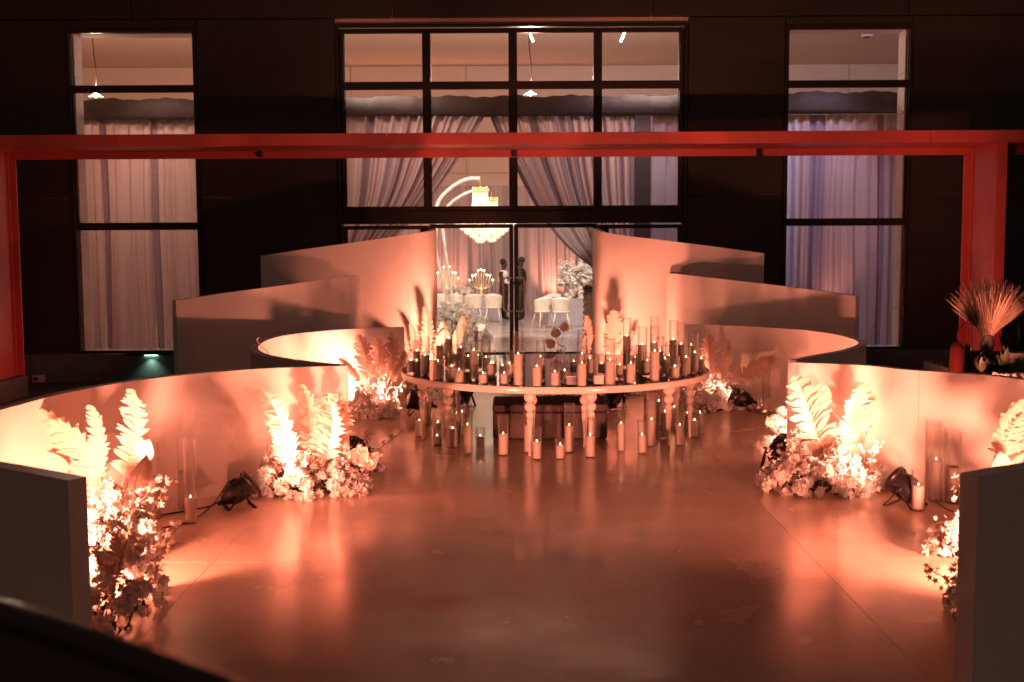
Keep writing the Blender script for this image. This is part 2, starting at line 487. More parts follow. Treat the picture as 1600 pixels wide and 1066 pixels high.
for k, px in enumerate((406, 803, 1186)):
    p = atY(px, 238, PF + 1.02)
    o = thing('sensor_box', 'small black box fixed under the red beam, ' + ('on the left', 'above the entrance doors', 'on the right')[k], 'sensor box', (p.x, PF + 1.0, p.z), 0, 'black boxes along the red beam')
    bevel(MB().box(-.045, .045, -.04, .04, -.08, .08).build('case', M['black'], o), .008, 2)
    MB().box(-.012, .012, .04, .058, -.03, .10).build('bracket', M['blackmetal'], o)
# added red floor lamps, unseen behind the low walls, lighting the steel
def added_red_wash(x, y, tx, ty, tz, e, where):
    o = thing('added_red_washer', 'added unseen floor washer throwing red light on the steel ' + where, 'floor lamp', (x, y, GZ), 0)
    bevel(MB().box(-.12, .12, -.07, .07, .03, .16).build('case', M['black'], o), .01, 2)
    MB().box(-.14, .14, -.09, .09, 0, .03).build('base', M['black'], o)
    l = bpy.data.lights.new('added_washer_lamp', 'SPOT'); l.energy = e; l.color = (1, .16, .10); l.spot_size = math.radians(100); l.spot_blend = .8; l.shadow_soft_size = .08
    q = bpy.data.objects.new('added_washer_lamp', l); link(q, o); q.location = (0, 0, .26)
    d = Vector((tx - x, ty - y, tz - GZ - .26)); q.rotation_euler = d.to_track_quat('-Z', 'Y').to_euler()
added_red_wash(-6.2, 17.2, -8.4, 18.8, 1.6, 28, 'column at left')
added_red_wash(6.3, 16.9, 7.8, 18.6, 2.0, 28, 'column at right')
added_red_wash(-2.6, 18.0, -2.0, 18.5, 3.8, 50, 'beam left of the doors')
added_red_wash(3.0, 18.0, 2.4, 18.5, 3.8, 50, 'beam right of the doors')

# ------------------------------------------------------------------ curved white walls
def curved_wall(name, label, pts, thick, side, n=14, z0=0.0, cat='curved wall', post=None):
    """pts = (x, y, ztop) along the lit face; thickness goes to 'side'."""
    S = cr(pts, n)
    o = thing(name, label, cat, (S[0].x, S[0].y, 0))
    base = Vector((S[0].x, S[0].y, 0))
    inner = []; outer = []; top = []
    for i, p in enumerate(S):
        d = S[min(i + 1, len(S) - 1)] - S[max(i - 1, 0)]
        d = Vector((d.x, d.y)).normalized()
        nn = Vector((-d.y, d.x, 0)) * side
        inner.append(Vector((p.x, p.y, 0)) - base); outer.append(Vector((p.x, p.y, 0)) + nn * thick - base); top.append(p.z)
    N = len(S)
    def sheet(A, flip):
        vs = [(a.x, a.y, z0) for a in A] + [(a.x, a.y, t) for a, t in zip(A, top)]
        fs = [(i, i + 1, N + i + 1, N + i) for i in range(N - 1)]
        return vs, [f[::-1] for f in fs] if flip else fs
    acc = 0; cut = [0]
    for i in range(1, N):
        acc += (inner[i] - inner[i - 1]).length
        if acc > 1.21 and i < N - 3: cut.append(i); acc = 0
    cut.append(N - 1)
    for ci in range(len(cut) - 1):
        i0, i1 = cut[ci], cut[ci + 1]
        A = [p.copy() for p in inner[i0:i1 + 1]]; T = top[i0:i1 + 1]; k = len(A)
        if ci: A[0] = A[0] + (A[1] - A[0]).normalized() * .0022
        if k < 2: continue
        vs = [(a.x, a.y, z0) for a in A] + [(a.x, a.y, t) for a, t in zip(A, T)]
        fs = [(i, i + 1, k + i + 1, k + i) for i in range(k - 1)]
        MB().add(vs, [f[::-1] for f in fs] if side > 0 else fs, True).build('board', M['white'], o)
    mb = MB(); v, f = sheet(outer, side < 0); mb.add(v, f, True)
    mb.build('outer_face', M['white'], o)
    vs = [(a.x, a.y, t) for a, t in zip(inner, top)] + [(a.x, a.y, t) for a, t in zip(outer, top)]
    fs = [(i, i + 1, N + i + 1, N + i) for i in range(N - 1)]
    mb = MB().add(vs, fs, True)
    for k in (0, N - 1):
        mb.add([(inner[k].x, inner[k].y, z0), (outer[k].x, outer[k].y, z0), (outer[k].x, outer[k].y, top[k]), (inner[k].x, inner[k].y, top[k])], [(0, 1, 2, 3)])
    mb.build('edge_band', M['white'], o)
    return o
H = 1.10
def P(px, py, z=H, dx=0, dy=0):
    v = at(px, py, z); return (v.x + dx, v.y + dy, z)
def PY(px, py, Y):
    v = atY(px, py, Y); return (v.x, Y, v.z)
TH = .085
# far pair by the doors (tops rise towards the doors)
curved_wall('curved_wall', 'tall white curved wall left of the glass doors, highest on its right end',
            [PY(407, 400, 17.2), PY(480, 389, 16.95), PY(560, 378, 16.65), PY(628, 368, 16.4), PY(661, 363, 16.42), PY(677, 360, 16.62), PY(682, 358, 16.95)], TH, 1)
curved_wall('curved_wall', 'tall white curved wall right of the glass doors, highest on its left end',
            [PY(1194, 396, 17.2), PY(1120, 386, 16.95), PY(1040, 376, 16.7), PY(975, 368, 16.5), PY(944, 363, 16.48), PY(930, 359, 16.65), PY(926, 357, 16.95)], TH, -1)
curved_wall('curved_wall', 'mid height white wall with sloping top, behind the left low wall',
            [PY(275, 470, 14.3), PY(360, 457, 14.95), PY(450, 445, 15.3), PY(520, 435, 15.4), PY(552, 431, 15.5), PY(563, 430, 15.85)], TH, 1)
curved_wall('curved_wall', 'mid height white wall with sloping top, behind the right low wall',
            [PY(1337, 463, 15.0), PY(1260, 452, 15.6), PY(1170, 441, 15.95), PY(1090, 432, 15.95), PY(1054, 428, 15.95), PY(1042, 427, 16.25)], TH, -1)
# low horseshoes round the table
LC = [P(632, 511), P(540, 515), P(470, 521), P(425, 529), P(404, 541), P(412, 551), P(440, 558), P(490, 565), P(544, 570)]
curved_wall('curved_wall', 'low white horseshoe wall left of the candle table', LC, TH, -1)
RC = [P(1070, 507), P(1162, 510), P(1255, 516), P(1310, 524), P(1341, 535), P(1317, 546), P(1270, 555), P(1231, 563)]
curved_wall('curved_wall', 'low white horseshoe wall right of the candle table', RC, TH, 1)
# near pair of low walls
LB = [P(544, 571, dy=-.03), P(470, 574), P(400, 577), P(300, 585), P(200, 597), P(100, 615), P(0, 641), (-3.60, 6.75, H), (-3.30, 6.1, H), P(0, 721), P(70, 733), P(135, 745)]
curved_wall('curved_wall', 'long low white wall sweeping from the left cusp to the front left corner', LB, .10, -1)
RB = [P(1231, 566, dy=-.03), P(1300, 569), P(1360, 572), P(1415, 578), P(1533, 586), P(1600, 594), (4.33, 8.2, H), (4.30, 7.3, H), (3.95, 6.55, H), (3.3, 6.05, H), P(1600, 722), P(1550, 730), P(1500, 739)]
curved_wall('curved_wall', 'long low white wall sweeping from the right cusp to the front right corner', RB, .10, 1)
# dark timber braces behind the tall and mid walls
for px, py, Y, w in ((668, 357, 17.3, 'tall wall left of the doors'), (940, 357, 17.3, 'tall wall right of the doors'),
                     (550, 431, 16.25, 'mid height wall at left'), (1056, 428, 16.6, 'mid height wall at right')):
    p = atY(px, py, Y)
    o = thing('brace', 'dark timber brace standing behind the ' + w, 'brace', (p.x, Y, 0), 0, 'braces behind the white walls')
    MB().box(-.11, .11, -.0, .05, 0, p.z).build('upright', M['blackmetal'], o)
    MB().bar((0, .05, 1.2), (0, .75, 0.02), .05, .05).build('strut', M['blackmetal'], o)

# ------------------------------------------------------------------ floor lamps (par cans)
def lens_ang(n, r): return [(r * math.cos(2 * PI * k / n), r * math.sin(2 * PI * k / n)) for k in range(n)]
def ylathe(prof, n=24):
    """lathe about local Y"""
    mb = MB(); mb.lathe(prof, n)
    mb.v = [(x, z, -y) for x, y, z in mb.v]
    return mb
body_me = ylathe([(0.035, -.19), (.05, -.18), (.06, -.15), (.09, -.13), (.112, -.06), (.118, .02), (.118, .10)]).mesh('housing', M['black'])
rim_me = ylathe([(.118, .10), (.132, .10), (.134, .15), (.124, .15), (.118, .11)]).mesh('front_ring', M['black'])
lens_me = ylathe([(.001, .112), (.112, .114)]).mesh('lens', M['lens'])
vm = MB()
for k in range(5):
    t = math.radians(60 + k * 15)
    vm.bar((.121 * math.cos(t), -.04, .121 * math.sin(t)), (.121 * math.cos(t), .04, .121 * math.sin(t)), .012, .012)
vent_me = vm.mesh('cooling_fin', M['blackmetal'])
plug_me = ylathe([(.018, -.25), (.022, -.19)]).mesh('rear_plug', M['black'])
def leg_me(s, f):
    mb = MB()
    mb.bar((s * .145, 0, .17), (s * .15, f * .13, .012), .03, .008)
    mb.bar((s * .15, f * .13, .008), (-s * .15, f * .13, .008), .03, .008)
    return mb.mesh('yoke_leg', M['black'])
legs_me = [leg_me(1, 1), leg_me(1, -1), leg_me(-1, 1), leg_me(-1, -1)]
knob_me = MB().bar((.118, 0, .17), (.175, 0, .17), .035, .035).bar((-.118, 0, .17), (-.175, 0, .17), .035, .035).mesh('knob', M['black'])
def par_can(p, target, label, e=1.0, size=78, tilt_to=None, scale=1.0):
    d = Vector(target) - Vector((p[0], p[1], .17))
    rz = math.atan2(d.y, d.x) - PI / 2
    el = math.atan2(d.z, math.hypot(d.x, d.y))
    o = thing('floor_spotlight', label, 'stage light', (p[0], p[1], 0), rz, 'black floor spotlights aimed at the flowers')
    o.scale = (scale,) * 3
    b = mobj('housing', body_me, o, (0, 0, .17), (el, 0, 0))
    mobj('front_ring', rim_me, o, (0, 0, .17), (el, 0, 0)); mobj('lens', lens_me, b)
    mobj('cooling_fin', vent_me, b); mobj('rear_plug', plug_me, b)
    for m in legs_me: mobj('yoke_leg', m, o)
    mobj('knob', knob_me, o)
    l = bpy.data.lights.new('spot_lamp', 'SPOT'); l.energy = E_PAR * e; l.color = PEACH
    l.spot_size = math.radians(min(size * 1.75, 150)); l.spot_blend = 1.0; l.shadow_soft_size = .14
    q = bpy.data.objects.new('spot_lamp', l); link(q, b); q.location = (0, .17, 0); q.rotation_euler = (PI / 2, 0, 0)
    return o
def F(px, py): v = at(px, py, 0); return (v.x, v.y)
par_can(F(374, 792), (-1.40, 9.80, .8), 'black spotlight on the floor left of the large near left bouquet', .30, 62, scale=.84)
par_can(F(561, 733), (-2.75, 12.2, .45), 'black spotlight half hidden behind the left cusp of the low wall', .18, 50)
par_can((3.00, 14.72), (1.9, 14.75, .5), 'black spotlight by the slim vase on the right, behind the table', .45, 60)
par_can(F(1220, 730), (3.85, 12.8, .45), 'black spotlight half hidden behind the right cusp of the low wall', .36, 50)
par_can(F(1414, 790), (2.6, 9.95, .8), 'black spotlight right of the large near right bouquet, by the short candle', .26, 62, scale=.9)
par_can((-2.95, 6.3), (-1.9, 9.7, .95), 'black spotlight hidden behind the front left wall end', .95, 66)
par_can((3.35, 6.35), (2.5, 9.6, .7), 'black spotlight hidden behind the front right wall end', .7, 68)
par_can((4.55, 12.1), (5.95, 13.9, 1.2), 'black spotlight outside the right low wall aimed at the dried grass', .3, 40)
par_can((-1.22, 14.5), (-2.2, 14.3, .5), 'black spotlight seen under the left edge of the candle table', .45, 60)
par_can((-0.70, 15.25), (-1.6, 17.0, 1.5), 'black spotlight behind the table facing the tall left wall', .30, 46)
par_can(F(958, 640), (1.9, 17.0, 1.4), 'black spotlight behind the candles facing the tall right wall', .24, 46)
def cable(pts, label, r=.007):
    S = cr([(p[0], p[1], p[2] if len(p) > 2 else .01) for p in pts], 8)
    tag(MB().tube(S, r, 6).build('cable', M['black']), label, 'cable')
cable([(*F(358, 775), .14), (*F(335, 795), .05), F(305, 812), F(270, 824), F(235, 830)], 'black cable trailing from the near left spotlight past the lone candle')
cable([(*F(360, 786), .08), F(330, 792), F(290, 800), F(245, 808)], 'thinner black cable behind the lone candle at left')
cable([(*F(1434, 762), .15), (*F(1450, 775), .06), F(1468, 790), F(1500, 806)], 'black cable from the near right spotlight towards the front right wall')
cable([(3.15, 14.75, .14), (*F(1182, 646), .02), F(1195, 648), F(1212, 649), F(1230, 652)], 'black cable behind the slim vase at right')

# ------------------------------------------------------------------ leaves and flowers
def frond_mesh(L=1.0, W=.2, n=22, seed=0, curl=.35, name='frond'):
    R = random.Random(seed)
    mb = MB()
    def rach(t):
        return Vector((.06 * math.sin(t * 2.2) * L, -curl * L * (t ** 2.6), L * (t - .12 * t ** 3)))
    mb.tube([rach(k / 10) for k in range(11)], [.007 * (1.15 - k / 10) for k in range(11)], 5)
    for i in range(n):
        t = .10 + .88 * i / (n - 1)
        w = W * (math.sin(PI * min(1, (t * .80 + .14))) ** .7) * R.uniform(.85, 1.1)
        for s in (-1, 1):
            p = rach(t + R.uniform(-.01, .01)); p2 = rach(min(1, t + .03))
            up = (p2 - p); up = up.normalized() if up.length > 1e-6 else Vector((0, 0, 1))
            side = Vector((s, 0, 0))
            a = math.radians(R.uniform(28, 44) + 26 * t)
            d = side * math.cos(a) + up * math.sin(a)
            q = d.cross(Vector((0, -1, 0))).normalized() * s
            wd = .88 * L / n * R.uniform(.75, 1.1)
            vs = []; K = 4
            for k in range(K + 1):
                u = k / K
                c = p + d * w * u + Vector((0, -1, 0)) * (.10 * w * math.sin(u * PI) + .34 * w * u * u) + Vector((0, 0, (-.20 + .14 * math.sin(i * 2.3)) * w * u * u))
                hh = wd * (.5 + .5 * math.sin(PI * (u * .8 + .12))) * (1 if k < K else .3) * .60
                vs += [c - q * hh, c + Vector((0, .10 * wd, 0)), c + q * hh]
            fs = []
            for k in range(K):
                b = 3 * k
                fs += [(b, b + 1, b + 4, b + 3), (b + 1, b + 2, b + 5, b + 4)]
            mb.add(vs, fs, True)
    return mb.mesh(name, M['leafw'])
FR = [frond_mesh(1, .19, 24, 1, .25), frond_mesh(1, .25, 20, 2, .40), frond_mesh(1, .17, 28, 3, .15), frond_mesh(1, .27, 19, 5, .30)]
def leaf_mesh(seed, name='paddle_leaf', m='leafw'):
    R = random.Random(seed); mb = MB()
    nu, nv = 7, 6; vs = []
    for j in range(nv + 1):
        t = j / nv
        hw_ = .5 * (math.sin(PI * (t ** .75)) ** .75) * (1 - .15 * t)
        for i in range(nu):
            u = (i / (nu - 1) * 2 - 1)
            r = .05 * abs(math.sin((t * 1.0 + abs(u) * .35) * 19)) * abs(u)
            vs.append((u * hw_, -.28 * u * u * hw_ - .3 * t * t + r + R.uniform(-.01, .01), t - .10 * abs(u) * (1 - t)))
    fs = [(j * nu + i, j * nu + i + 1, (j + 1) * nu + i + 1, (j + 1) * nu + i) for j in range(nv) for i in range(nu - 1)]
    mb.add(vs, fs, True)
    mb.tube([(0, .02, -1.3), (0.03, .03, -.6), (0, .0, 0), (0, -.06, .5)], [.02, .018, .014, .008], 5)
    return mb.mesh(name, M[m])
LF = [leaf_mesh(1), leaf_mesh(2), leaf_mesh(3)]
def blossom_mesh(seed, n=13, r=.045, m='petal', name='blossom'):
    R = random.Random(seed); mb = MB()
    for k in range(n):
        th = R.uniform(0, 2 * PI); ph = math.acos(R.uniform(-.25, 1))
        d = Vector((math.sin(ph) * math.cos(th), math.sin(ph) * math.sin(th), math.cos(ph)))
        a = d.orthogonal().normalized()
        a = Matrix.Rotation(R.uniform(0, 6.28), 3, d) @ a
        b = d.cross(a)
        c = d * r * R.uniform(.55, .95)
        s = r * R.uniform(.5, .75)
        pts = []
        for i, (u, v) in enumerate(((-1, -.5), (-.45, .3), (-.75, 1.0), (0, .75), (.75, 1.0), (.45, .3), (1, -.5), (0, -1))):
            pts.append(c + a * u * s + b * v * s + d * s * (.45 * (u * u + v * v) * R.uniform(.4, 1.1) - .2))
        pts.append(c - d * s * .15)
        mb.add(pts, [(i, (i + 1) % 8, 8) for i in range(8)], False)
    return mb.mesh(name, M[m])
BL = [blossom_mesh(i) for i in range(5)]
def floret_mesh(seed, name='floret_spray', m='petal'):
    R = random.Random(seed); mb = MB()
    L = .26
    def c(t): return Vector((.05 * math.sin(3 * t + seed), .04 * t, L * t))
    mb.tube([c(k / 5) for k in range(6)], .0025, 4, mi=1)
    for k in range(16):
        t = .25 + .75 * k / 15
        p = c(t) + Vector((R.uniform(-1, 1), R.uniform(-1, 1), R.uniform(-.5, .5))) * .045 * (1.4 - t)
        d = Vector((R.uniform(-1, 1), R.uniform(-1, 1), R.uniform(0, 1))).normalized()
        a = d.orthogonal().normalized(); b = d.cross(a); s = R.uniform(.014, .022)
        pts = []
        for i in range(10):
            rr = s * (1.1 if i % 2 == 0 else .5)
            pts.append(p + (a * math.cos(i * PI / 5) + b * math.sin(i * PI / 5)) * rr + d * (.3 * rr if i % 2 == 0 else 0))
        pts.append(p)
        mb.add(pts, [(i, (i + 1) % 10, 10) for i in range(10)])
    return mb.mesh(name, [M[m], M['stem']])
FS = [floret_mesh(1), floret_mesh(2), floret_mesh(3)]
FD = [floret_mesh(7, 'leafy_twig', 'leafw'), floret_mesh(8, 'leafy_twig', 'leafw')]
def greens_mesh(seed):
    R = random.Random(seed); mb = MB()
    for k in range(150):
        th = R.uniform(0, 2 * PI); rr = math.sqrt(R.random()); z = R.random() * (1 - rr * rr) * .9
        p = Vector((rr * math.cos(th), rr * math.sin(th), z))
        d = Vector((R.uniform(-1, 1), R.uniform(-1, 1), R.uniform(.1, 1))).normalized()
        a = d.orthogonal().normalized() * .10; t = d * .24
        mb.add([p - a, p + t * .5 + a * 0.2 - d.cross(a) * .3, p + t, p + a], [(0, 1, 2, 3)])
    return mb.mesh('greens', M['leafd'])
GR = greens_mesh(1)
def bouquet(c, rx, ry, h, nb, label, fronds=(), leaves=(), sprays=10, seed=0, bs=1.0, rz=0.0, keep=None, group='white flower bouquets on the floor', name='flower_bouquet', z=0.0, twigs=0):
    R = random.Random(seed)
    o = thing(name, label, 'flowers', (c[0], c[1], z), 0, group)
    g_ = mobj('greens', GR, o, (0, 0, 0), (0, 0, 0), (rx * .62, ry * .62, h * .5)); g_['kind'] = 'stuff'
    lumps = [(R.uniform(-.6, .6) * rx, R.uniform(-.6, .3) * ry, R.uniform(.55, 1.1)) for _ in range(4)]
    k = 0; tries = 0
    while k < nb and tries < nb * 20:
        tries += 1
        th = R.uniform(0, 2 * PI)
        ph = math.acos(R.uniform(0.02, 1))
        e = R.uniform(.78, 1.08)
        x = rx * e * math.sin(ph) * math.cos(th); y = ry * e * math.sin(ph) * math.sin(th)
        zz = h * e * math.cos(ph) * (0.72 + .28 * math.sin(x * 9 / max(rx, .3) + seed) * math.cos(y * 5 + seed))
        if keep and not keep(c[0] + x, c[1] + y): continue
        s = bs * R.uniform(.75, 1.35)
        mobj('blossom', R.choice(BL), o, (x, y, max(.03, zz)), (R.uniform(-1, 1), R.uniform(-1, 1), R.uniform(0, 6)), s)
        k += 1
    for _ in range(sprays):
        th = R.uniform(0, 2 * PI); rr = R.uniform(.5, .95)
        x, y = rx * rr * math.cos(th), ry * rr * math.sin(th)
        zz = h * math.sqrt(max(0, 1 - rr * rr)) * .8
        if keep and not keep(c[0] + x * 1.3, c[1] + y * 1.3): continue
        mobj('floret_spray', R.choice(FS), o, (x, y, zz), (-math.sin(th) * .9 * rr + R.uniform(-.3, .3), math.cos(th) * .9 * rr + R.uniform(-.3, .3), R.uniform(0, 6)), R.uniform(.8, 1.3))
    for _ in range(twigs):
        th = R.uniform(0, 2 * PI); rr = R.uniform(.5, 1.0)
        x, y = rx * rr * math.cos(th), ry * rr * math.sin(th)
        if keep and not keep(c[0] + x * 1.2, c[1] + y * 1.2): continue
        mobj('leafy_twig', R.choice(FD), o, (x, y, h * R.uniform(.1, .8)), (R.uniform(-1.2, 1.2), math.cos(th) * 1.2 + R.uniform(-.4, .4), R.uniform(0, 6)), R.uniform(1., 1.6))
    for (dx, dy, z0, L, lean, pitch, rz_, v) in fronds:
        mobj('frond', FR[v], o, (dx, dy, z0), (pitch, lean, rz_), (L, L, L))
    for (dx, dy, z0, s, lean, pitch, rz_, v) in leaves:
        mobj('paddle_leaf', LF[v], o, (dx, dy, z0), (pitch, lean, rz_), s)
    return o
def fr(c, base, tip, v, pitch=.05, rz_=0.0, z0=.15, dY=0.1):
    """frond whose tip shows at photo pixel tip, rooted at pixel base, in plane Y=c.y+dY"""
    Y = c[1] + dY
    a = atY(*base, Y); b = atY(*tip, Y)
    d = b - a
    L = d.length / .90
    return (a.x - c[0], dY, a.z, L, math.atan2(d.x, d.z), pitch, rz_, v)

c = Vector((*F(478, 772), 0)); c.y += .02
bouquet(c, .52, .28, .44, 190, 'large bouquet with four feathery fronds against the near left wall',
        [fr(c, (460, 730), (408, 600), 0, dY=-.12), fr(c, (495, 720), (505, 606), 3, rz_=.2, dY=-.02), fr(c, (485, 735), (470, 596), 2, dY=.08), fr(c, (515, 715), (550, 594), 1, .1, -.2, dY=.1), fr(c, (440, 740), (425, 650), 2, dY=.0), fr(c, (505, 730), (520, 620), 1, dY=-.05)],
        [(.42, 0, .28, .20, .7, .1, .2, 0), (.50, .05, .25, .18, 1.0, 0, 0, 1)], 16, 11)
c = Vector((*F(1302, 778), 0)); c.y += .30
bouquet(c, .55, .34, .46, 210, 'large bouquet with two fronds and round leaves against the near right wall',
        [fr(c, (1290, 725), (1228, 582), 3, .05, -.15), fr(c, (1318, 700), (1324, 590), 1, .0, .1), fr(c, (1262, 720), (1232, 600), 2, dY=.2)],
        [(.42, .1, .62, .19, .15, .0, .3, 0), (.58, .1, .55, .20, .5, .0, -.2, 1), (.75, .12, .47, .20, .8, 0, 0, 2), (.0, .15, .78, .17, .2, .1, 0, 1)], 16, 12)
# near left flowers inside the front arc
c = Vector((-2.80, 7.80, 0))
bouquet(c, .24, .40, .56, 170, 'tall white bouquet beside the end of the front left wall',
        [fr(c, (190, 760), (218, 596), 0, dY=.3), fr(c, (152, 760), (147, 628), 2, dY=.35), fr(c, (115, 745), (78, 632), 3, dY=.5), fr(c, (160, 780), (100, 640), 1, dY=.5)],
        [(-.55, .4, .52, .20, -.4, .0, 0, 1), (-.72, .4, .40, .2, -.9, .0, 0, 2), (.15, .1, .7, .16, .5, 0, 0, 2)], 14, 13, keep=lambda x, y: x < -2.25)
c = Vector((-2.33, 6.45, 0))
bouquet(c, .20, .5, .60, 60, 'shaded trailing flowers low against the inside of the front left wall end',
        [(.0, -.25, .2, .55, .3, .2, 0, 2)], [(.0, .35, .72, .22, .1, .1, 1.2, 0)], 10, 14, keep=lambda x, y: x > -2.52, twigs=15)
# left and right behind-table bouquets
c = Vector((-1.80, 14.32, 0))
bouquet(c, .36, .26, .40, 130, 'bouquet with pale fronds in the left horseshoe wall, lit white hot',
        [fr(c, (575, 600), (560, 520), 3, dY=.05), fr(c, (590, 600), (588, 521), 1, dY=.05), fr(c, (605, 600), (612, 515), 0, dY=.05), fr(c, (610, 600), (632, 545), 2, dY=0), fr(c, (565, 600), (530, 560), 2, dY=0)],
        [(-.4, 0, .4, .16, -.8, 0, 0, 1)], 10, 15)
c = Vector((2.62, 14.72, 0))
bouquet(c, .40, .24, .42, 130, 'bouquet with one frond leaning right in the right horseshoe wall',
        [fr(c, (1135, 600), (1198, 548), 1, .1, 0, dY=-.12), fr(c, (1125, 600), (1130, 530), 2, dY=0), fr(c, (1110, 600), (1095, 520), 3, dY=.05)],
        [(.15, .1, .45, .16, .3, 0, 0, 1)], 22, 16)
c = Vector((-1.30, 16.25, 0))
bouquet(c, .42, .34, .55, 120, 'tall pale arrangement glowing at the foot of the tall left wall',
        [fr(c, (665, 560), (662, 478), 2), fr(c, (680, 560), (690, 500), 0), fr(c, (650, 560), (640, 505), 2), fr(c, (700, 560), (722, 492), 2)],
        [(.3, 0, .8, .2, .2, 0, 0, 1), (-.3, 0, .7, .2, -.4, 0, 0, 2)], 30, 17)
c = Vector((1.45, 16.3, 0))
bouquet(c, .42, .34, .5, 110, 'tall pale arrangement glowing at the foot of the tall right wall',
        [fr(c, (955, 560), (950, 480), 1), fr(c, (970, 560), (985, 515), 2), fr(c, (915, 560), (912, 492), 2)],
        [(-.35, 0, .75, .14, -.2, 0, 0, 1)], 22, 18)
c = Vector((0.72, 15.6, 0))
bouquet(c, .24, .22, .82, 60, 'small bouquet with round leaves behind the middle of the candle table',
        [], [(-.10, -.05, .92, .15, -.2, 0, 0, 0), (.0, 0, 1.0, .14, .2, 0, 0, 1), (-.14, 0, .78, .15, -.8, 0, 0, 2)], 8, 19)
c = Vector((*F(1228, 712), 0)); c.y += .35
bouquet(c, .22, .2, .55, 24, 'small spray of white blooms rising behind the right cusp', [], [], 3, 20, bs=1.2)
c = Vector((*F(590, 735), 0)); c.x -= .1
bouquet(c, .18, .14, .14, 12, 'few low twigs of blossom beside the left cusp', [], [], 4, 21, twigs=6)
c = Vector((3.72, 8.05, 0))
bouquet(c, .42, .3, .45, 90, 'bouquet with curled fronds behind the front right wall',
        [fr(c, (1553, 720), (1560, 603), 1, .1, .1), fr(c, (1572, 720), (1578, 640), 3), fr(c, (1590, 720), (1612, 640), 0), fr(c, (1600, 720), (1640, 660), 2)],
        [(-.2, -.1, .55, .16, -.2, 0, 0, 2), (.0, .1, .52, .16, .3, 0, 0, 1)], 10, 22)
c = Vector((3.06, 7.75, 0))
bouquet(c, .12, .15, .36, 22, 'pale blooms beside the front right wall edge below the tall vases', [], [], 2, 23)
c = Vector((2.62, 6.35, 0))
bouquet(c, .08, .2, .40, 10, 'shaded leafy twigs low beside the front right wall edge', [], [], 0, 24, twigs=2)
# thin curling tips above the left horseshoe wall
tw = thing('dry_twig', 'thin curling twig poking over the left horseshoe wall', 'twig', (*P(425, 545)[:2], 0))
MB().tube(cr([(0, 0, 0.0), (.02, 0, .7), (-.03, 0, 1.02), (-.12, 0, 1.13), (-.16, 0, 1.2), (-.13, 0, 1.22)], 5), .006, 5).build('stalk', M['leafw'], tw)

# ------------------------------------------------------------------ round table
TC = Vector((0.50, 13.12)); TR = 1.80; TZ = .75
tb = thing('round_table', 'large round table with a smoked mirror top and turned cream legs', 'table', (TC.x, TC.y, 0))
mb = MB(); mb.lathe([(TR - .012, -.006), (TR - .012, 0.0)], 96, (0, 0, TZ)); mb.build('mirror_top', M['mirror'], tb)
mb = MB(); mb.lathe([(TR - .05, -.068), (TR - .004, -.068), (TR, -.063), (TR, -.002), (TR - .004, .003), (TR - .012, .003)], 96, (0, 0, TZ), capb=False, capt=False); mb.build('rim_band', M['lacquer'], tb)
mb = MB(); mb.lathe([(.2, -.03), (TR - .02, -.03)], 64, (0, 0, TZ), capb=False, capt=False); mb.build('underside', M['blackmetal'], tb)
mb = MB(); mb.lathe([(1.30, -.12), (1.30, -.02), (1.34, -.02), (1.34, -.12)], 64, (0, 0, TZ), capb=False, capt=False); mb.build('apron', M['lacquer'], tb)
def sph(r, zc, n=7): return [(max(.012, r * math.cos(t)), zc + r * math.sin(t)) for t in [(-.5 + k / (n - 1)) * PI * .88 for k in range(n)]]
prof = [(.001, 0), (.016, .004), (.022, .02), (.014, .035), (.020, .05), (.017, .06), (.020, .12), (.030, .32), (.038, .40)] + sph(.043, .435) + sph(.056, .520) + sph(.064, .625) + [(.03, .675), (.045, .70), (.045, .725)]
leg_mesh_ = MB().lathe(prof, 18).mesh('leg', M['lacquer'])
for k in range(6):
    t = math.radians(30 + 60 * k)
    for dt in (-.20, .20):
        mobj('leg', leg_mesh_, tb, (1.60 * math.cos(t + dt), 1.60 * math.sin(t + dt), 0))
for t in (math.radians(255), math.radians(285)):
    mobj('leg', leg_mesh_, tb, (1.10 * math.cos(t), 1.10 * math.sin(t), 0))
# stitched block seat under the table
ot = thing('fabric_pouf', 'low taupe fabric block with a cushion seam under the candle table', 'pouf', (at(860, 688).x, at(860, 688).y + .4, 0))
bevel(MB().box(-.65, .65, -.38, .38, 0.01, .31).build('base', M['ottoman'], ot), .03, 3)
bevel(MB().box(-.655, .655, -.385, .385, .315, .40).build('cushion', M['ottoman'], ot), .03, 3)

# ------------------------------------------------------------------ candles in glass cylinders
GLM = {}
def cyl_mesh(h, r):
    k = (round(h, 2), round(r, 3))
    if k not in GLM:
        GLM[k] = MB().lathe([(r * .96, .0), (r, .006), (r, h - .008), (r + .002, h - .004), (r - .002, h), (r - .007, h - .004), (r - .006, .014), (.001, .012)], 24, capt=False).mesh('glass_cylinder', M['glass'])
    return GLM[k]
CDM = {}
def cand_mesh(h, r):
    k = (round(h, 2), round(r, 3))
    if k not in CDM:
        CDM[k] = MB().lathe([(r, 0), (r, h - .006), (r - .005, h), (r * .6, h - .008), (.002, h - .012)], 20).mesh('candle', M['wax'])
    return CDM[k]
wick_me = MB().tube([(0, 0, -.012), (0, 0, .012)], .0015, 5).mesh('wick', M['wick'])
flame_me = MB().lathe([(.001, .004), (.006, .012), (.007, .02), (.004, .034), (.0008, .048)], 8).mesh('flame', M['flame'])
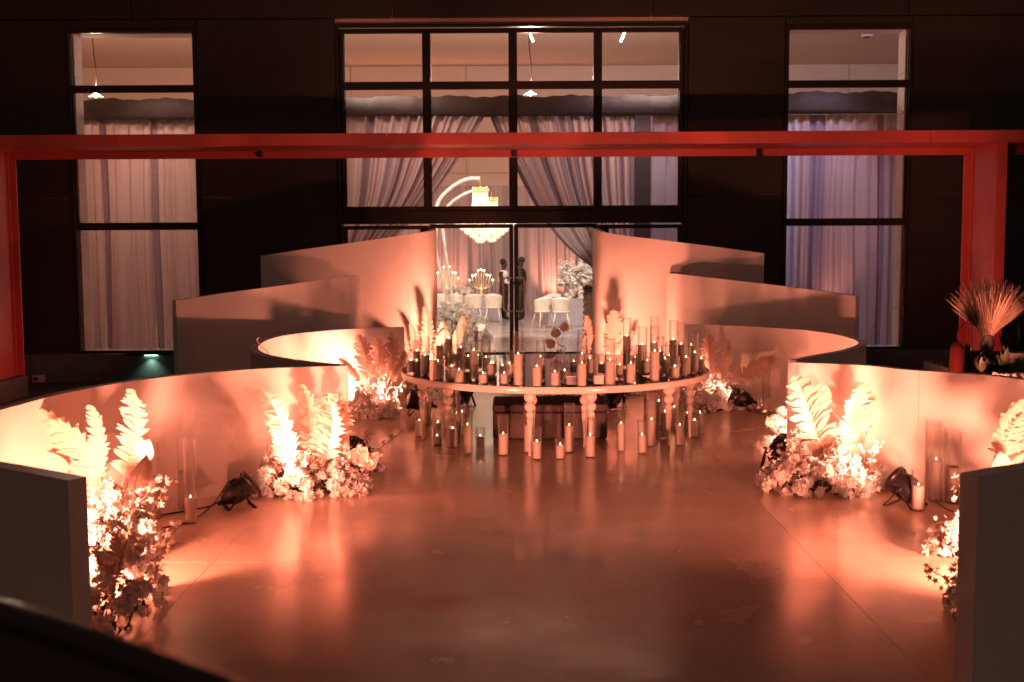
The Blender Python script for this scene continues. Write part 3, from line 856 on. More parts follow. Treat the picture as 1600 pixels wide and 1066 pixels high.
def candle(px, top, ct, bot, wpx, z, label, group, lit=True, pos=None):
    p = at(px, bot - 2, z) if pos is None else pos
    m = p.y / FPX * 1.005
    r = max(.045, min(.075, wpx * m / 2))
    h = (bot - top) * m; hc = max(.05, (bot - ct) * m)
    h = round(h, 2); hc = round(hc, 2)
    o = thing('candle_vase', label, 'candle', (p.x, p.y + r, z), 0, group)
    mobj('glass_cylinder', cyl_mesh(h, r), o)
    cd = mobj('candle', cand_mesh(hc, r - .0075), o, (0, 0, .016))
    mobj('wick', wick_me, cd, (0, 0, hc))
    if lit: mobj('flame', flame_me, cd, (0, 0, hc), (0, 0, 0), .5)
    return o
def size_word(h): return 'tall' if h > 62 else ('mid-sized' if h > 38 else 'short')
# zoomed readings -> (x, top, candle top, bottom, width) in photo pixels
def z2(a): return (600 + a[0] / 4.1, 480 + a[1] / 4.1, 480 + a[2] / 4.1, 480 + a[3] / 4.1, a[4] / 4.1)
def z3(a): return (860 + a[0] / 4.1, 480 + a[1] / 4.1, 480 + a[2] / 4.1, 480 + a[3] / 4.1, a[4] / 4.1)
front = [z2(a) for a in ((262, 200, 330, 445, 64), (345, 278, 370, 478, 64), (433, 300, 405, 480, 52), (480, 355, 425, 500, 66),
         (633, 395, 452, 505, 64), (771, 375, 445, 510, 66), (861, 160, 322, 518, 66), (980, 305, 405, 525, 66), (1096, 365, 437, 520, 66))] + \
        [z3(a) for a in ((203, 232, 380, 522, 66), (384, 215, 360, 512, 68), (518, 290, 385, 502, 66), (672, 130, 305, 488, 64), (802, 325, 402, 470, 66), (872, 255, 345, 448, 64), (928, 180, 312, 432, 48), (971, 300, 350, 412, 44))]
mid = [z2(a) for a in ((170, 300, 360, 436, 34), (208, 292, 368, 434, 40), (575, 138, 298, 478, 62), (686, 285, 380, 470, 62), (805, 285, 385, 474, 58), (1004, 222, 340, 480, 64))] + \
      [z3(a) for a in ((92, 355, 432, 490, 42), (205, 155, 320, 478, 62), (256, 210, 350, 470, 42), (446, 330, 395, 470, 44), (592, 135, 262, 448, 62), (622, 300, 370, 455, 48), (738, 255, 350, 445, 56))]
back = [z2(a) for a in ((210, 225, 300, 405, 40), (357, 252, 262, 380, 54), (415, 92, 222, 400, 54), (492, 125, 278, 425, 58), (455, 250, 318, 410, 40), (655, 200, 345, 435, 56), (540, 250, 335, 415, 42), (605, 225, 330, 412, 42), (262, 300, 350, 398, 38), (880, 300, 370, 440, 44), (700, 330, 385, 440, 50), (760, 330, 400, 450, 46))] + \
       [z3(a) for a in ((492, 78, 206, 395, 54), (668, 72, 250, 410, 56), (573, 250, 318, 425, 44), (790, 92, 230, 385, 54), (840, 110, 255, 380, 44), (905, 175, 262, 375, 44), (545, 255, 345, 410, 42), (705, 200, 300, 395, 48), (762, 235, 330, 398, 42), (150, 300, 370, 440, 44), (330, 320, 385, 440, 44))]
for nm, row in (('front', front), ('middle', mid), ('back', back)):
    row.sort(key=lambda a: a[0])
    for k, a in enumerate(row):
        candle(a[0], a[1], a[2], a[3], a[4], TZ + .004, '%s glass candle on the mirror table, %s from left in the %s row' % (size_word(a[3] - a[1]), ORD[k], nm),
               'candles in glass cylinders on the round table')
ffront = [z2(a) for a in ((225, 665, 750, 845, 62), (340, 790, 848, 900, 58), (440, 660, 800, 918, 62), (535, 625, 780, 955, 66), (617, 785, 850, 915, 60), (765, 697, 838, 965, 70), (980, 780, 885, 990, 64), (1131, 848, 908, 988, 66))] + \
         [z3(a) for a in ((257, 708, 845, 978, 70), (590, 740, 843, 952, 62), (832, 640, 775, 902, 62))]
fback = [z2(a) for a in ((258, 515, 625, 770, 54), (345, 680, 762, 850, 60), (400, 560, 640, 780, 46), (465, 570, 700, 880, 56), (500, 620, 690, 830, 50), (929, 620, 775, 947, 70))] + \
        [z3(a) for a in ((123, 620, 780, 945, 68), (455, 620, 765, 938, 56), (651, 600, 742, 908, 62), (738, 530, 690, 857, 62), (697, 520, 620, 770, 50), (880, 612, 700, 792, 46), (928, 640, 745, 848, 58), (962, 600, 700, 820, 40), (795, 560, 660, 760, 40))]
for nm, row in (('nearer', ffront), ('farther', fback)):
    row.sort(key=lambda a: a[0])
    for k, a in enumerate(row):
        candle(a[0], a[1], a[2], a[3], a[4], 0, '%s glass candle on floor under the table, %s from left in %s row' % (size_word(a[3] - a[1]), ORD[k], nm),
               'candles in glass cylinders under the round table')
for px, top, ct, bot, w, lab, lit in ((296, 684, 785, 822, 20, 'lone tall glass cylinder with a short candle near the left spotlight', 1),
                             (285, 684, 742, 800, 17, 'tall glass cylinder candle just behind the lone one at left', 0),
                             (240, 690, 750, 815, 18, 'tall glass cylinder rising behind the near left bouquet', 0),
                             (1198, 566, 627, 647, 13, 'slim tall glass cylinder by the right horseshoe wall', 0),
                             (1201, 566, 600, 642, 12, 'slim glass cylinder just behind the slim tall one at right', 0),
                             (1438, 737, 766, 802, 22, 'short glass cylinder candle next to the near right spotlight', 1),
                             (1465, 666, 725, 788, 21, 'tall glass cylinder with dark lit candle near the front right wall', 1),
                             (1493, 678, 735, 790, 22, 'tall glass cylinder beside the front right wall edge', 0)):
    candle(px, top, ct, bot, w, 0, lab, 'candles in glass cylinders along the walls', bool(lit))
# pale acrylic menu blocks between the table candles
for k, (px, bot, w, h) in enumerate(((893, 604, 14, 12), (936, 603, 17, 13))):
    p = at(px, bot, TZ)
    o = thing('card_block', ('small clear edged block on the table rim right of centre', 'second small pale block on the table, right of the bright gap')[k], 'card holder', (p.x, p.y + .06, TZ + .004))
    bevel(MB().box(-.05, .05, -.04, .04, 0, .09).build('block', M['lacquer'] if k else M['linen'], o), .004, 1)
    MB().box(-.055, .055, -.045, .045, .091, .10).build('cap', M['lacquer'], o)

# ------------------------------------------------------------------ inside the hall: truss cloth, drapes
DY = 24.0
def pleat(x, amp, seed):
    return amp * (math.sin(x * 23 + seed) + .5 * math.sin(x * 37 + 1.3 * seed) + .3 * math.sin(x * 61 + seed * 2))
def valance(x0, x1, z0, z1, Y, label):
    n = int((x1 - x0) / .08); vs = []; R = random.Random(int(x0 * 10))
    o = thing('truss_cover', label, 'draped truss', ((x0 + x1) / 2, Y, z0))
    cx = (x0 + x1) / 2
    rows = [(0, 0), (-.06, .1), (-.05, .55), (-.03, .98), (.03, 1.0), (.3, 1.0), (.36, .98), (.36, 0)]
    for i in range(n + 1):
        x = x0 + (x1 - x0) * i / n - cx
        jz = .02 * math.sin(x * 5) + .012 * math.sin(x * 17)
        jy = .012 * math.sin(x * 9 + 1) + .01 * math.sin(x * 23)
        for yy, t in rows:
            vs.append((x, yy + jy * (t + .2), (z1 - z0) * t + jz * t))
    r = len(rows)
    fs = [(i * r + k, (i + 1) * r + k, (i + 1) * r + k + 1, i * r + k + 1) for i in range(n) for k in range(r - 1)]
    MB().add(vs, fs, True).build('cloth', M['valance'], o)
    return o
zv0 = atY(800, 180, DY).z; zv1 = atY(800, 150, DY).z
zv1c = zv1
valance(-12.5, -5.2, zv0 - .05, zv1 - .02, DY, 'dark cloth covered truss seen through the left window')
valance(-4.9, 4.3, zv0, zv1, DY, 'dark cloth covered truss across the entrance glazing')
valance(4.75, 12.5, zv0 + .03, zv1 + .05, DY, 'dark cloth covered truss seen through the right window')
def straight_drape(x0, x1, Y, z0, z1, label, m='drape', amp=.05, group='straight drapes hanging from the truss', wave=1.0, seed=0):
    o = thing('drape', label, 'drape', ((x0 + x1) / 2, Y, z1), 0, group)
    n = max(10, int((x1 - x0) / .03)); K = 6; vs = []; cx = (x0 + x1) / 2
    for i in range(n + 1):
        x = x0 + (x1 - x0) * i / n
        for k in range(K + 1):
            t = k / K
            vs.append((x - cx + .02 * math.sin(t * 5 + x * 3), pleat(x * wave + .03 * math.sin(t * 3), amp * (.55 + .6 * t), seed), (z0 - z1) * t))
    fs = [(i * (K + 1) + k, i * (K + 1) + k + 1, (i + 1) * (K + 1) + k + 1, (i + 1) * (K + 1) + k) for i in range(n) for k in range(K)]
    MB().add(vs, fs, True).build('cloth', M[m], o)
    return o
def dx(px): return atY(px, 300, DY + .15).x
segs = [(100, 158, 'drape'), (158, 170, 'drapedark'), (170, 235, 'drape'), (235, 248, 'drapedark'), (248, 330, 'drape')]
for k, (a, b, m) in enumerate(segs):
    straight_drape(dx(a), dx(b), DY + .17 + (.03 if m == 'drapedark' else 0), 0, zv0, ('plum strip of drape' if m == 'drapedark' else 'pale mauve drape') + ', %s from left in the left window' % ORD[k], m, .06, seed=k)
segs = [(1205, 1245, 'drapegrey'), (1245, 1262, 'drape'), (1262, 1288, 'drapedark'), (1288, 1370, 'drape'), (1370, 1382, 'drapedark'), (1382, 1450, 'drape')]
for k, (a, b, m) in enumerate(segs):
    straight_drape(dx(a), dx(b), DY + .17 + (.03 if m == 'drapedark' else 0), 0, zv0, {'drape': 'pale mauve drape', 'drapedark': 'plum strip of drape', 'drapegrey': 'grey drape'}[m] + ', %s from left in the right window' % ORD[k], m, .06, seed=k + 9)
straight_drape(dx(1018), dx(1075), DY + .17, 0, zv0, 'grey drape at the right edge of the entrance glazing', 'drapegrey', .04, seed=30)
cp = thing('draped_column', 'dark cloth wrapped column right of the swagged drapes', 'column', (dx(1003), DY + .1, 0))
MB().box(-.17, .17, -.1, .1, 0, zv1).build('shaft', M['valance'], cp)
MB().box(-.2, .2, -.13, .13, 0, .3).build('base', M['valance'], cp)
# swagged drapes
def swag(outer, inner, label, seed):
    """outer, inner: photo pixel curves from top to tie; cloth interpolates between them"""
    O = cr([atY(p[0], p[1], DY + .12) for p in outer], 6); I = cr([atY(p[0], p[1], DY + .0) for p in inner], 6)
    o = thing('swagged_drape', label, 'drape', tuple(O[0]), 0, 'swagged drapes tied back inside the doors')
    b = O[0]; K = len(O); stripes = []
    N = 160; vs = []; fs = []; mi = []
    for i in range(N + 1):
        u = i / N
        for k in range(K):
            t = k / (K - 1)
            p = O[k].lerp(I[k], u)
            a = .055 * (1 - .35 * t)
            y = a * (math.sin(u * 70 + seed) + .6 * math.sin(u * 113 + 2 * seed) + .4 * math.sin(u * 181))
            vs.append((p.x - b.x, p.y - b.y + y - .12 * t * u, p.z - b.z))
    for i in range(N):
        u = i / N
        j = 0
        w = math.sin(u * 23 + seed * 1.7) + .6 * math.sin(u * 51 + seed)
        if w > .95: j = 1
        elif w < -.9: j = 2
        for k in range(K - 1):
            fs.append((i * K + k, i * K + k + 1, (i + 1) * K + k + 1, (i + 1) * K + k)); mi.append(j)
    mb = MB(); mb.add(vs, fs, True); mb.m = mi
    mb.build('cloth', [M['drape'], M['drapedark'], M['drapegrey']], o)
    e = O[-1] - b; e2 = I[-1] - b
    MB().bar(e + Vector((-.05, -.02, 0)), e2 + Vector((.05, -.1, 0)), .12, .14).build('tieback', M['valance'], o)
    # fall below the tie
    q = straight = MB(); vs = []; n = 40; x0, x1 = sorted((e.x, e2.x + (.15 if e2.x > e.x else -.15)))
    z1_ = min(e.z, e2.z) - .02
    for i in range(n + 1):
        x = x0 + (x1 - x0) * i / n
        for z_ in (z1_, -b.z + .01): vs.append((x, pleat(x * 2, .04, seed) - .02, z_))
    MB().add(vs, [(2 * i, 2 * i + 1, 2 * i + 3, 2 * i + 2) for i in range(n)], True).build('lower_fall', M['drape'], o)
swag([(515, 182), (516, 250), (518, 320), (520, 360), (522, 395), (524, 420)], [(757, 182), (738, 215), (710, 258), (672, 312), (618, 372), (562, 412)], 'striped mauve drape swept to the left behind the doors', 1.0)
swag([(1000, 182), (1000, 250), (998, 320), (996, 370), (994, 410), (990, 452)], [(765, 182), (780, 215), (806, 265), (842, 332), (885, 386), (948, 436)], 'striped mauve drape swept to the right behind the doors', 2.4)
straight_drape(-15.5, 15.5, 35.9, 0, atY(800, 290, 35.9).z, 'long mauve drape covering the far wall of the hall', 'drape', .07, 'far wall drape', .8, 5)

# ------------------------------------------------------------------ hall lamps and added fill spotlights
def hall_fill(x, y, z, tx, ty, tz, e, col, label, size=120, soft=.25):  # fill spotlight added out of view to brighten the hall
    o = thing('hall_fill_spotlight', label, 'fill light', (x, y, z), 0, 'added fill spotlights inside the hall')
    MB().lathe([(.03, .0), (.09, .02), (.10, .2), (.03, .24)], 14).build('housing', M['blackmetal'], o)
    MB().tube([(0, 0, .24), (0, 0, 8.0 - z)], .01, 6).build('stem', M['blackmetal'], o)
    l = bpy.data.lights.new('hall_fill_lamp', 'SPOT'); l.energy = e; l.color = col; l.spot_size = math.radians(size); l.spot_blend = .9; l.shadow_soft_size = soft
    q = bpy.data.objects.new('hall_fill_lamp', l); link(q, o); q.location = (0, 0, -.05)
    q.rotation_euler = (Vector((tx - x, ty - y, tz - z))).to_track_quat('-Z', 'Y').to_euler()
WARM = (1, .62, .42); COOL = (.80, .78, 1.0)
hall_fill(-7.6, 22.0, 6.9, -7.0, 24.2, 2.0, 230, (1, .60, .45), 'added fill spotlight above the left window drapes', 66)
hall_fill(6.7, 22.0, 6.9, 6.3, 24.2, 2.0, 250, (.84, .70, 1), 'added fill spotlight above the right window drapes', 66)
hall_fill(-2.2, 22.0, 6.9, -1.8, 24.2, 2.2, 130, (1, .62, .48), 'added fill spotlight above the left swagged drape', 80)
hall_fill(2.4, 22.0, 6.9, 2.2, 24.2, 2.2, 105, (.95, .66, .74), 'added fill spotlight above the right swagged drape', 80)
for x_, tx_, ty_, tz_, w_ in ((-.75, -1.2, 26.2, .6, 'white flower heap'), (.75, 1.7, 27.3, 1.5, 'tall flowers on the pedestal')):  # spotlights added out of view to brighten the hall flowers
    o = thing('header_fill_spotlight', 'added fill spotlight, unseen behind the door header, aimed at the ' + w_, 'spotlight', (x_, 21.45, 2.86))
    bevel(MB().box(-.04, .04, -.09, .05, -.03, .05).build('case', M['black'], o), .008, 1)
    l = bpy.data.lights.new('header_fill_lamp', 'SPOT'); l.energy = 200 if x_ < 0 else 60; l.color = (1, .82, .60); l.spot_size = math.radians(24); l.spot_blend = .6; l.shadow_soft_size = .06
    q = bpy.data.objects.new('header_fill_lamp', l); link(q, o); q.location = (0, .07, 0)
    q.rotation_euler = Vector((tx_ - x_, ty_ - 21.52, tz_ - 2.86)).to_track_quat('-Z', 'Y').to_euler()
hall_fill(-3.4, 23.3, 7.8, -1.5, 30.0, 0.5, 850, (1, .80, .64), 'left added fill spotlight, unseen high up, aimed at the tables', 75)
hall_fill(3.6, 23.3, 7.8, 1.5, 30.0, 0.5, 850, (1, .82, .72), 'right added fill spotlight, unseen high up, aimed at the tables', 75)
# uplighting bowls for the ceiling: pendants
def pendant(px, py, Y, label, e):
    p = atY(px, py, Y)
    o = thing('pendant_lamp', label, 'pendant lamp', tuple(p), 0, 'pendant lamps on thin wires')
    MB().tube(cr([(0, 0, 0.03), (.02, 0, .6), (-.03, 0, 1.2), (-.01, 0, 8 - p.z)], 6), .012, 5).build('wire', M['blackmetal'], o)
    MB().lathe([(.02, .06), (.16, -.02), (.17, -.035)], 16, capb=False, capt=False).build('shade', M['silver'], o)
    MB().lathe(sph(.035, -.01), 12).build('bulb', M['bulb'], o)
    l = bpy.data.lights.new('pendant_light', 'POINT'); l.energy = e; l.color = (1, .60, .42) if px < 400 else (1, .66, .52); l.shadow_soft_size = .1
    q = bpy.data.objects.new('pendant_light', l); link(q, o); q.location = (0, 0, .22)
pendant(150, 150, 26.5, 'pendant lamp on a thin wire in the top of the left window', 260)
pendant(829, 147, 26.5, 'pendant lamp on a thin wire right of the centre mullion', 260)
cbp = atY(1354, 90, 31.5)
cbx = thing('ceiling_speaker', 'small square box on the ceiling in the top of the right window', 'speaker', (cbp.x, 31.5, 7.93))
bevel(MB().box(-.13, .13, -.13, .13, -.06, .07).build('case', M['block'], cbx), .02, 2)
MB().lathe([(.09, -.065), (.085, -.075)], 16).build('grille', M['blackmetal'], cbx)
hall_fill(7.2, 22.2, 7.4, 7.4, 31.0, 8.0, 420, (.85, .80, 1), 'added fill spotlight above the right window washing the ceiling', 80)
for k, px in enumerate((829, 980)):
    a = atY(px - 3, 48, 30.5)
    o = thing('track_light', ('bright slanting tube light at the top, right of the centre mullion', 'bright slanting tube light at the top of the fourth upper pane')[k], 'tube light', tuple(a), 0, 'slanting tube lights on the ceiling')
    s = 1 if k == 0 else -1
    MB().tube([(0, 0, 0), (s * .05, .0, -.12)], .03, 8).build('tube', M['bulb'], o)
    MB().tube([(s * .06, 0, -.15), (s * .12, .0, -.29)], .03, 8).build('tube', M['bulb'], o)
    MB().tube([(0, 0.05, .02), (0, .05, 8 - a.z)], .01, 6).build('stem', M['blackmetal'], o)
# peach uplights at the foot of the far drape and behind the right window
def uplight(x, y, e, label, tx, ty, tz, size=80):
    o = thing('drape_uplight', label, 'floor lamp', (x, y, 0), 0, 'small uplights at the foot of the drapes')
    MB().lathe([(.08, 0), (.09, .02), (.08, .2), (.07, .21)], 14).build('case', M['black'], o)
    l = bpy.data.lights.new('uplight_lamp', 'SPOT'); l.energy = e; l.color = (1, .36, .22); l.spot_size = math.radians(size); l.spot_blend = .9; l.shadow_soft_size = .05
    q = bpy.data.objects.new('uplight_lamp', l); link(q, o); q.location = (0, 0, .26)
    q.rotation_euler = (Vector((tx - x, ty - y, tz - .26))).to_track_quat('-Z', 'Y').to_euler()
uplight(1.3, 35.2, 110, 'uplight at the far drape right of the people', 1.3, 35.9, 1.7)
uplight(-2.0, 35.2, 110, 'uplight at the far drape near the left dining table', -2.0, 35.9, 1.7)
uplight(-4.6, 35.2, 110, 'uplight at the far drape farthest left', -4.6, 35.9, 1.7)
uplight(dx(1300), 23.4, 30, 'uplight at the right window drape', dx(1300), 24.2, 2.2, 60)
uplight(-2.6, 23.2, 16, 'uplight at the left swagged drape', -2.5, 24.2, 3.2, 80)

# ------------------------------------------------------------------ arc stands with chandeliers
def arc_stand(pts, Y, label):
    S = [atY(x, y, Y) for x, y in pts]
    foot = Vector((S[0].x + .12, Y, 0))
    o = thing('arc_stand', label, 'arc lamp stand', tuple(foot), 0, 'pale arc stands holding chandeliers')
    C = cr([foot] + S, 6)
    MB().tube([c_ - foot for c_ in C], .045, 8).build('arc_pole', M['silver'], o)
    MB().lathe([(.3, 0), (.3, .03), (.05, .05)], 24).build('base_plate', M['silver'], o)
    return S[-1]
tipA = arc_stand([(706, 460), (697, 400), (690, 352), (682, 330), (688, 310), (708, 291), (730, 280), (750, 279)], 28.5, 'nearer tall pale arc stand curving over the big chandelier')
tipB = arc_stand([(700, 472), (690, 430), (681, 390), (684, 350), (700, 322), (722, 305), (745, 297), (765, 297)], 31.0, 'farther pale arc stand curving over the second chandelier')
bead = MB()
def chandelier(top, s, label, cx=0):
    o = thing('chandelier', label, 'chandelier', tuple(top), 0, 'crystal chandeliers')
    R = random.Random(3)
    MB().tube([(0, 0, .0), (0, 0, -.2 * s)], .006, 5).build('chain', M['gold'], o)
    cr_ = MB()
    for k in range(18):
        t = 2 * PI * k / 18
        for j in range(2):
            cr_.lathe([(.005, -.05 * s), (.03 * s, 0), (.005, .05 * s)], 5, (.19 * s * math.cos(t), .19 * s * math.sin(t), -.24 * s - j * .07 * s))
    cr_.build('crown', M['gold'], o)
    st = MB()
    for k in range(26):
        t = 2 * PI * k / 26
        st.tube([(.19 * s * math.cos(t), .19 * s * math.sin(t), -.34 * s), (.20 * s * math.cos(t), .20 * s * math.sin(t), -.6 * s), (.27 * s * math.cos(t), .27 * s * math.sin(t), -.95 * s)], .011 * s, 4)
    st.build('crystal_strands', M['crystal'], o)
    for k in range(6):
        rr = (.78 - k * .13) * s; zz = (-1.0 - k * .105) * s
        tm = MB(); n = int(10 + rr * 40)
        for q in range(n):
            t = 2 * PI * q / n + R.uniform(-.05, .05)
            for j in range(2):
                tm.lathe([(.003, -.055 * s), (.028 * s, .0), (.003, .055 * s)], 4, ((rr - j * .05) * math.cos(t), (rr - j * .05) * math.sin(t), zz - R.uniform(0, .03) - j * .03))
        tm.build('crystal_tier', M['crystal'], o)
    for k in range(8):
        t = 2 * PI * k / 8
        MB().lathe(sph(.03, 0), 6).build('bulb', M['bulb'], o, ((.12 if k % 2 else .5) * s * math.cos(t), (.12 if k % 2 else .5) * s * math.sin(t), (-.55 if k % 2 else -1.02) * s))
chandelier(Vector((tipA.x, 28.5, tipA.z - .03)), .98, 'larger crystal chandelier hanging behind the left door, nearer the glass')
chandelier(Vector((tipB.x + .05, 31.0, tipB.z - .03)), .86, 'smaller crystal chandelier just behind and right of the larger one')

# ------------------------------------------------------------------ dining tables, chairs, flowers inside
def chair_proto():
    back = MB(); seat = MB()
    nu, nv = 14, 6; vs = []
    for j in range(nv + 1):
        v = j / nv
        for i in range(nu + 1):
            a = math.radians(-115 + 230 * i / nu)
            h = .44 + (.40 - .16 * (abs(a) / 2.0) ** 2.2) * v
            r = .23 + .03 * v
            vs.append((r * math.sin(a), -r * math.cos(a) * .95 - .02 * v, h))
    fs = [(j * (nu + 1) + i, j * (nu + 1) + i + 1, (j + 1) * (nu + 1) + i + 1, (j + 1) * (nu + 1) + i) for j in range(nv) for i in range(nu)]
    back.add(vs, fs, True)
    seat.lathe([(.14, .40), (.23, .43), (.245, .46), (.22, .485), (.01, .49)], 20)
    leg = [MB().tube([(sx * .15, sy * .15, .43), (sx * .23, sy * .24, 0)], [.02, .011], 7).mesh('leg', M['shell']) for sx in (-1, 1) for sy in (-1, 1)]
    return back.mesh('backrest', M['shell']), seat.mesh('seat', M['shell']), leg
cb, cs, cl = chair_proto()
def chair(px, bot, rz, label):
    p = at(px, bot)
    o = thing('dining_chair', label, 'chair', (p.x, p.y + .2, 0), rz, 'cream shell dining chairs')
    b = mobj('backrest', cb, o)
    b.modifiers.new('thick', 'SOLIDIFY').thickness = .025
    mobj('seat', cs, o)
    for l in cl: mobj('leg', l, o)
chair(688, 505, .15, 'cream shell chair half hidden at the left edge of the door opening')
chair(710, 505, 0, 'cream shell chair behind the white flower heap')
chair(740, 506, .1, 'cream shell chair between the white flower heap and the door handle')
chair(771, 506, -.1, 'cream shell chair just left of the door handle')
chair(849, 514, .45, 'cream shell chair just right of the door handle, turned sideways')
chair(878, 515, -.1, 'cream shell chair nearest the brick pedestal')
chair(862, 507, 2.6, 'cream shell chair behind the pair at right, facing the door')
def dining_table(x0, x1, y0, y1, label, m='linen'):
    o = thing('dining_table', label, 'table', ((x0 + x1) / 2, (y0 + y1) / 2, 0))
    a, b = (x1 - x0) / 2, (y1 - y0) / 2
    bevel(MB().box(-a, a, -b, b, .72, .75).build('tabletop', M[m], o), .01, 2)
    # pleated skirt
    pts = []; n = 60
    per = [(-a, -b), (a, -b), (a, b), (-a, b), (-a, -b)]
    for s_ in range(4):
        for k in range(n):
            t = k / n
            x = per[s_][0] + (per[s_ + 1][0] - per[s_][0]) * t; y = per[s_][1] + (per[s_ + 1][1] - per[s_][1]) * t
            w = 1 + .012 * math.sin(k * 1.3) / max(a, b) * 2
            pts.append((x * w, y * w))
    N = len(pts)
    vs = [(x, y, .72) for x, y in pts] + [(x * 1.015, y * 1.015, 0.01) for x, y in pts]
    MB().add(vs, [(i, (i + 1) % N, N + (i + 1) % N, N + i) for i in range(N)], True).build('skirt', M[m], o)
    return o
dining_table(-3.6, -.35, 32.4, 33.6, 'long dining table with grey cloth behind the left chairs')
dining_table(1.0, 3.4, 30.2, 31.3, 'long dining table with grey cloth behind the right chairs')
for k, (x, y, lab) in enumerate(((-2.7, 32.5, 'leftmost place setting of glasses on the left dining table'), (-.85, 32.5, 'place setting of glasses nearest the people'), (1.45, 30.4, 'place setting of glasses on the right dining table'), (1.95, 30.4, 'second place setting on the right dining table'))):
    o = thing('place_setting', lab, 'tableware', (x, y, .75))
    MB().lathe([(.02, 0), (.15, .012), (.16, .016)], 20).build('plate', M['gold'], o)
    for q in (-.2, .2):
        MB().lathe([(.035, 0), (.006, .01), (.006, .09), (.04, .13), (.045, .2)], 12, (q, 0.05, 0), capt=False).build('wine_glass', M['glass'], o)
bouquet(Vector((-1.55, 32.9, 0)), .38, .25, .28, 45, 'cream and green flowers on the left dining table beneath the candelabrum', [], [], 6, 41, z=.75, bs=1.3, group='flowers inside the hall')
bouquet(Vector((1.85, 30.6, 0)), .38, .25, .28, 45, 'cream flowers on the right dining table under the tall arrangement', [], [], 6, 42, z=.75, bs=1.3, group='flowers inside the hall')
bouquet(Vector((-1.35, 26.3, 0)), .62, .4, 1.02, 200, 'heaped white flowers on the hall floor behind the left door', [], [], 30, 43, bs=1.3, group='flowers inside the hall')
bouquet(Vector((-.80, 26.0, 0)), .3, .3, .55, 50, 'smaller white bloom heap right of the big heap inside the door', [], [], 8, 44, bs=1.3, group='flowers inside the hall')
pd = thing('brick_pedestal', 'brown brick patterned pedestal carrying the tall flowers inside the right door', 'pedestal', (1.98, 27.4, 0))
MB().box(-.22, .22, -.22, .22, 0, 1.18).build('core', M['joint'], pd)
bm_ = bevel(MB().box(-.075, .075, -.03, .0, .0, .066).build('brick', M['brick'], pd, (-.15, -.222, .01)), .004, 1)
for r_ in range(16):
    for q in range(3):
        if r_ == 0 and q == 0: continue
        xx = -.15 + q * .16 - (.03 if r_ % 2 else 0)
        o = mobj('brick', bm_.data, pd, (xx, -.222, .01 + r_ * .073))
o = MB().box(-.26, .26, -.26, .26, 1.182, 1.21).build('cap', M['brick'], pd)
bouquet(Vector((1.62, 27.3, 0)), .50, .38, .62, 190, 'big ball of white blossom on the brick pedestal inside the right door', [], [], 30, 45, z=1.215, bs=1.4, group='flowers inside the hall')
for k, (px, lab, tall) in enumerate(((752, 'branched candelabrum with lit candles on the left dining table', 1.0), (698, 'branched candelabrum behind the arc stands, left of the doors', 1.15))):
    p = atY(px, 455, 32.9)
    o = thing('candelabrum', lab, 'candelabrum', (p.x, 32.9, .75), 0, 'candelabra on the dining tables')
    mb = MB(); mb.lathe([(.1, 0), (.02, .03), (.015, .35 * tall)], 12)
    cds = MB()
    tips = []
    for q in range(9):
        a = (q - 4) / 4; h = (.40 + .30 * (1 - abs(a)) + (.06 if q % 2 else 0)) * tall
        tips.append((a * .34, .05 * math.sin(q * 2), h))
        mb.tube(cr([(0, 0, .15 * tall), (a * .2, .03 * math.sin(q * 2), .22 * tall), (a * .34, .05 * math.sin(q * 2), h - .08)], 5), .008, 5)
    mb.build('stand', M['gold'], o)
    for t in tips:
        cd = MB().lathe([(.014, -.08), (.014, 0)], 8).build('candle', M['wax'], o, t)
        MB().lathe(sph(.022, .03, 5), 6).build('flame', M['flame'], cd)

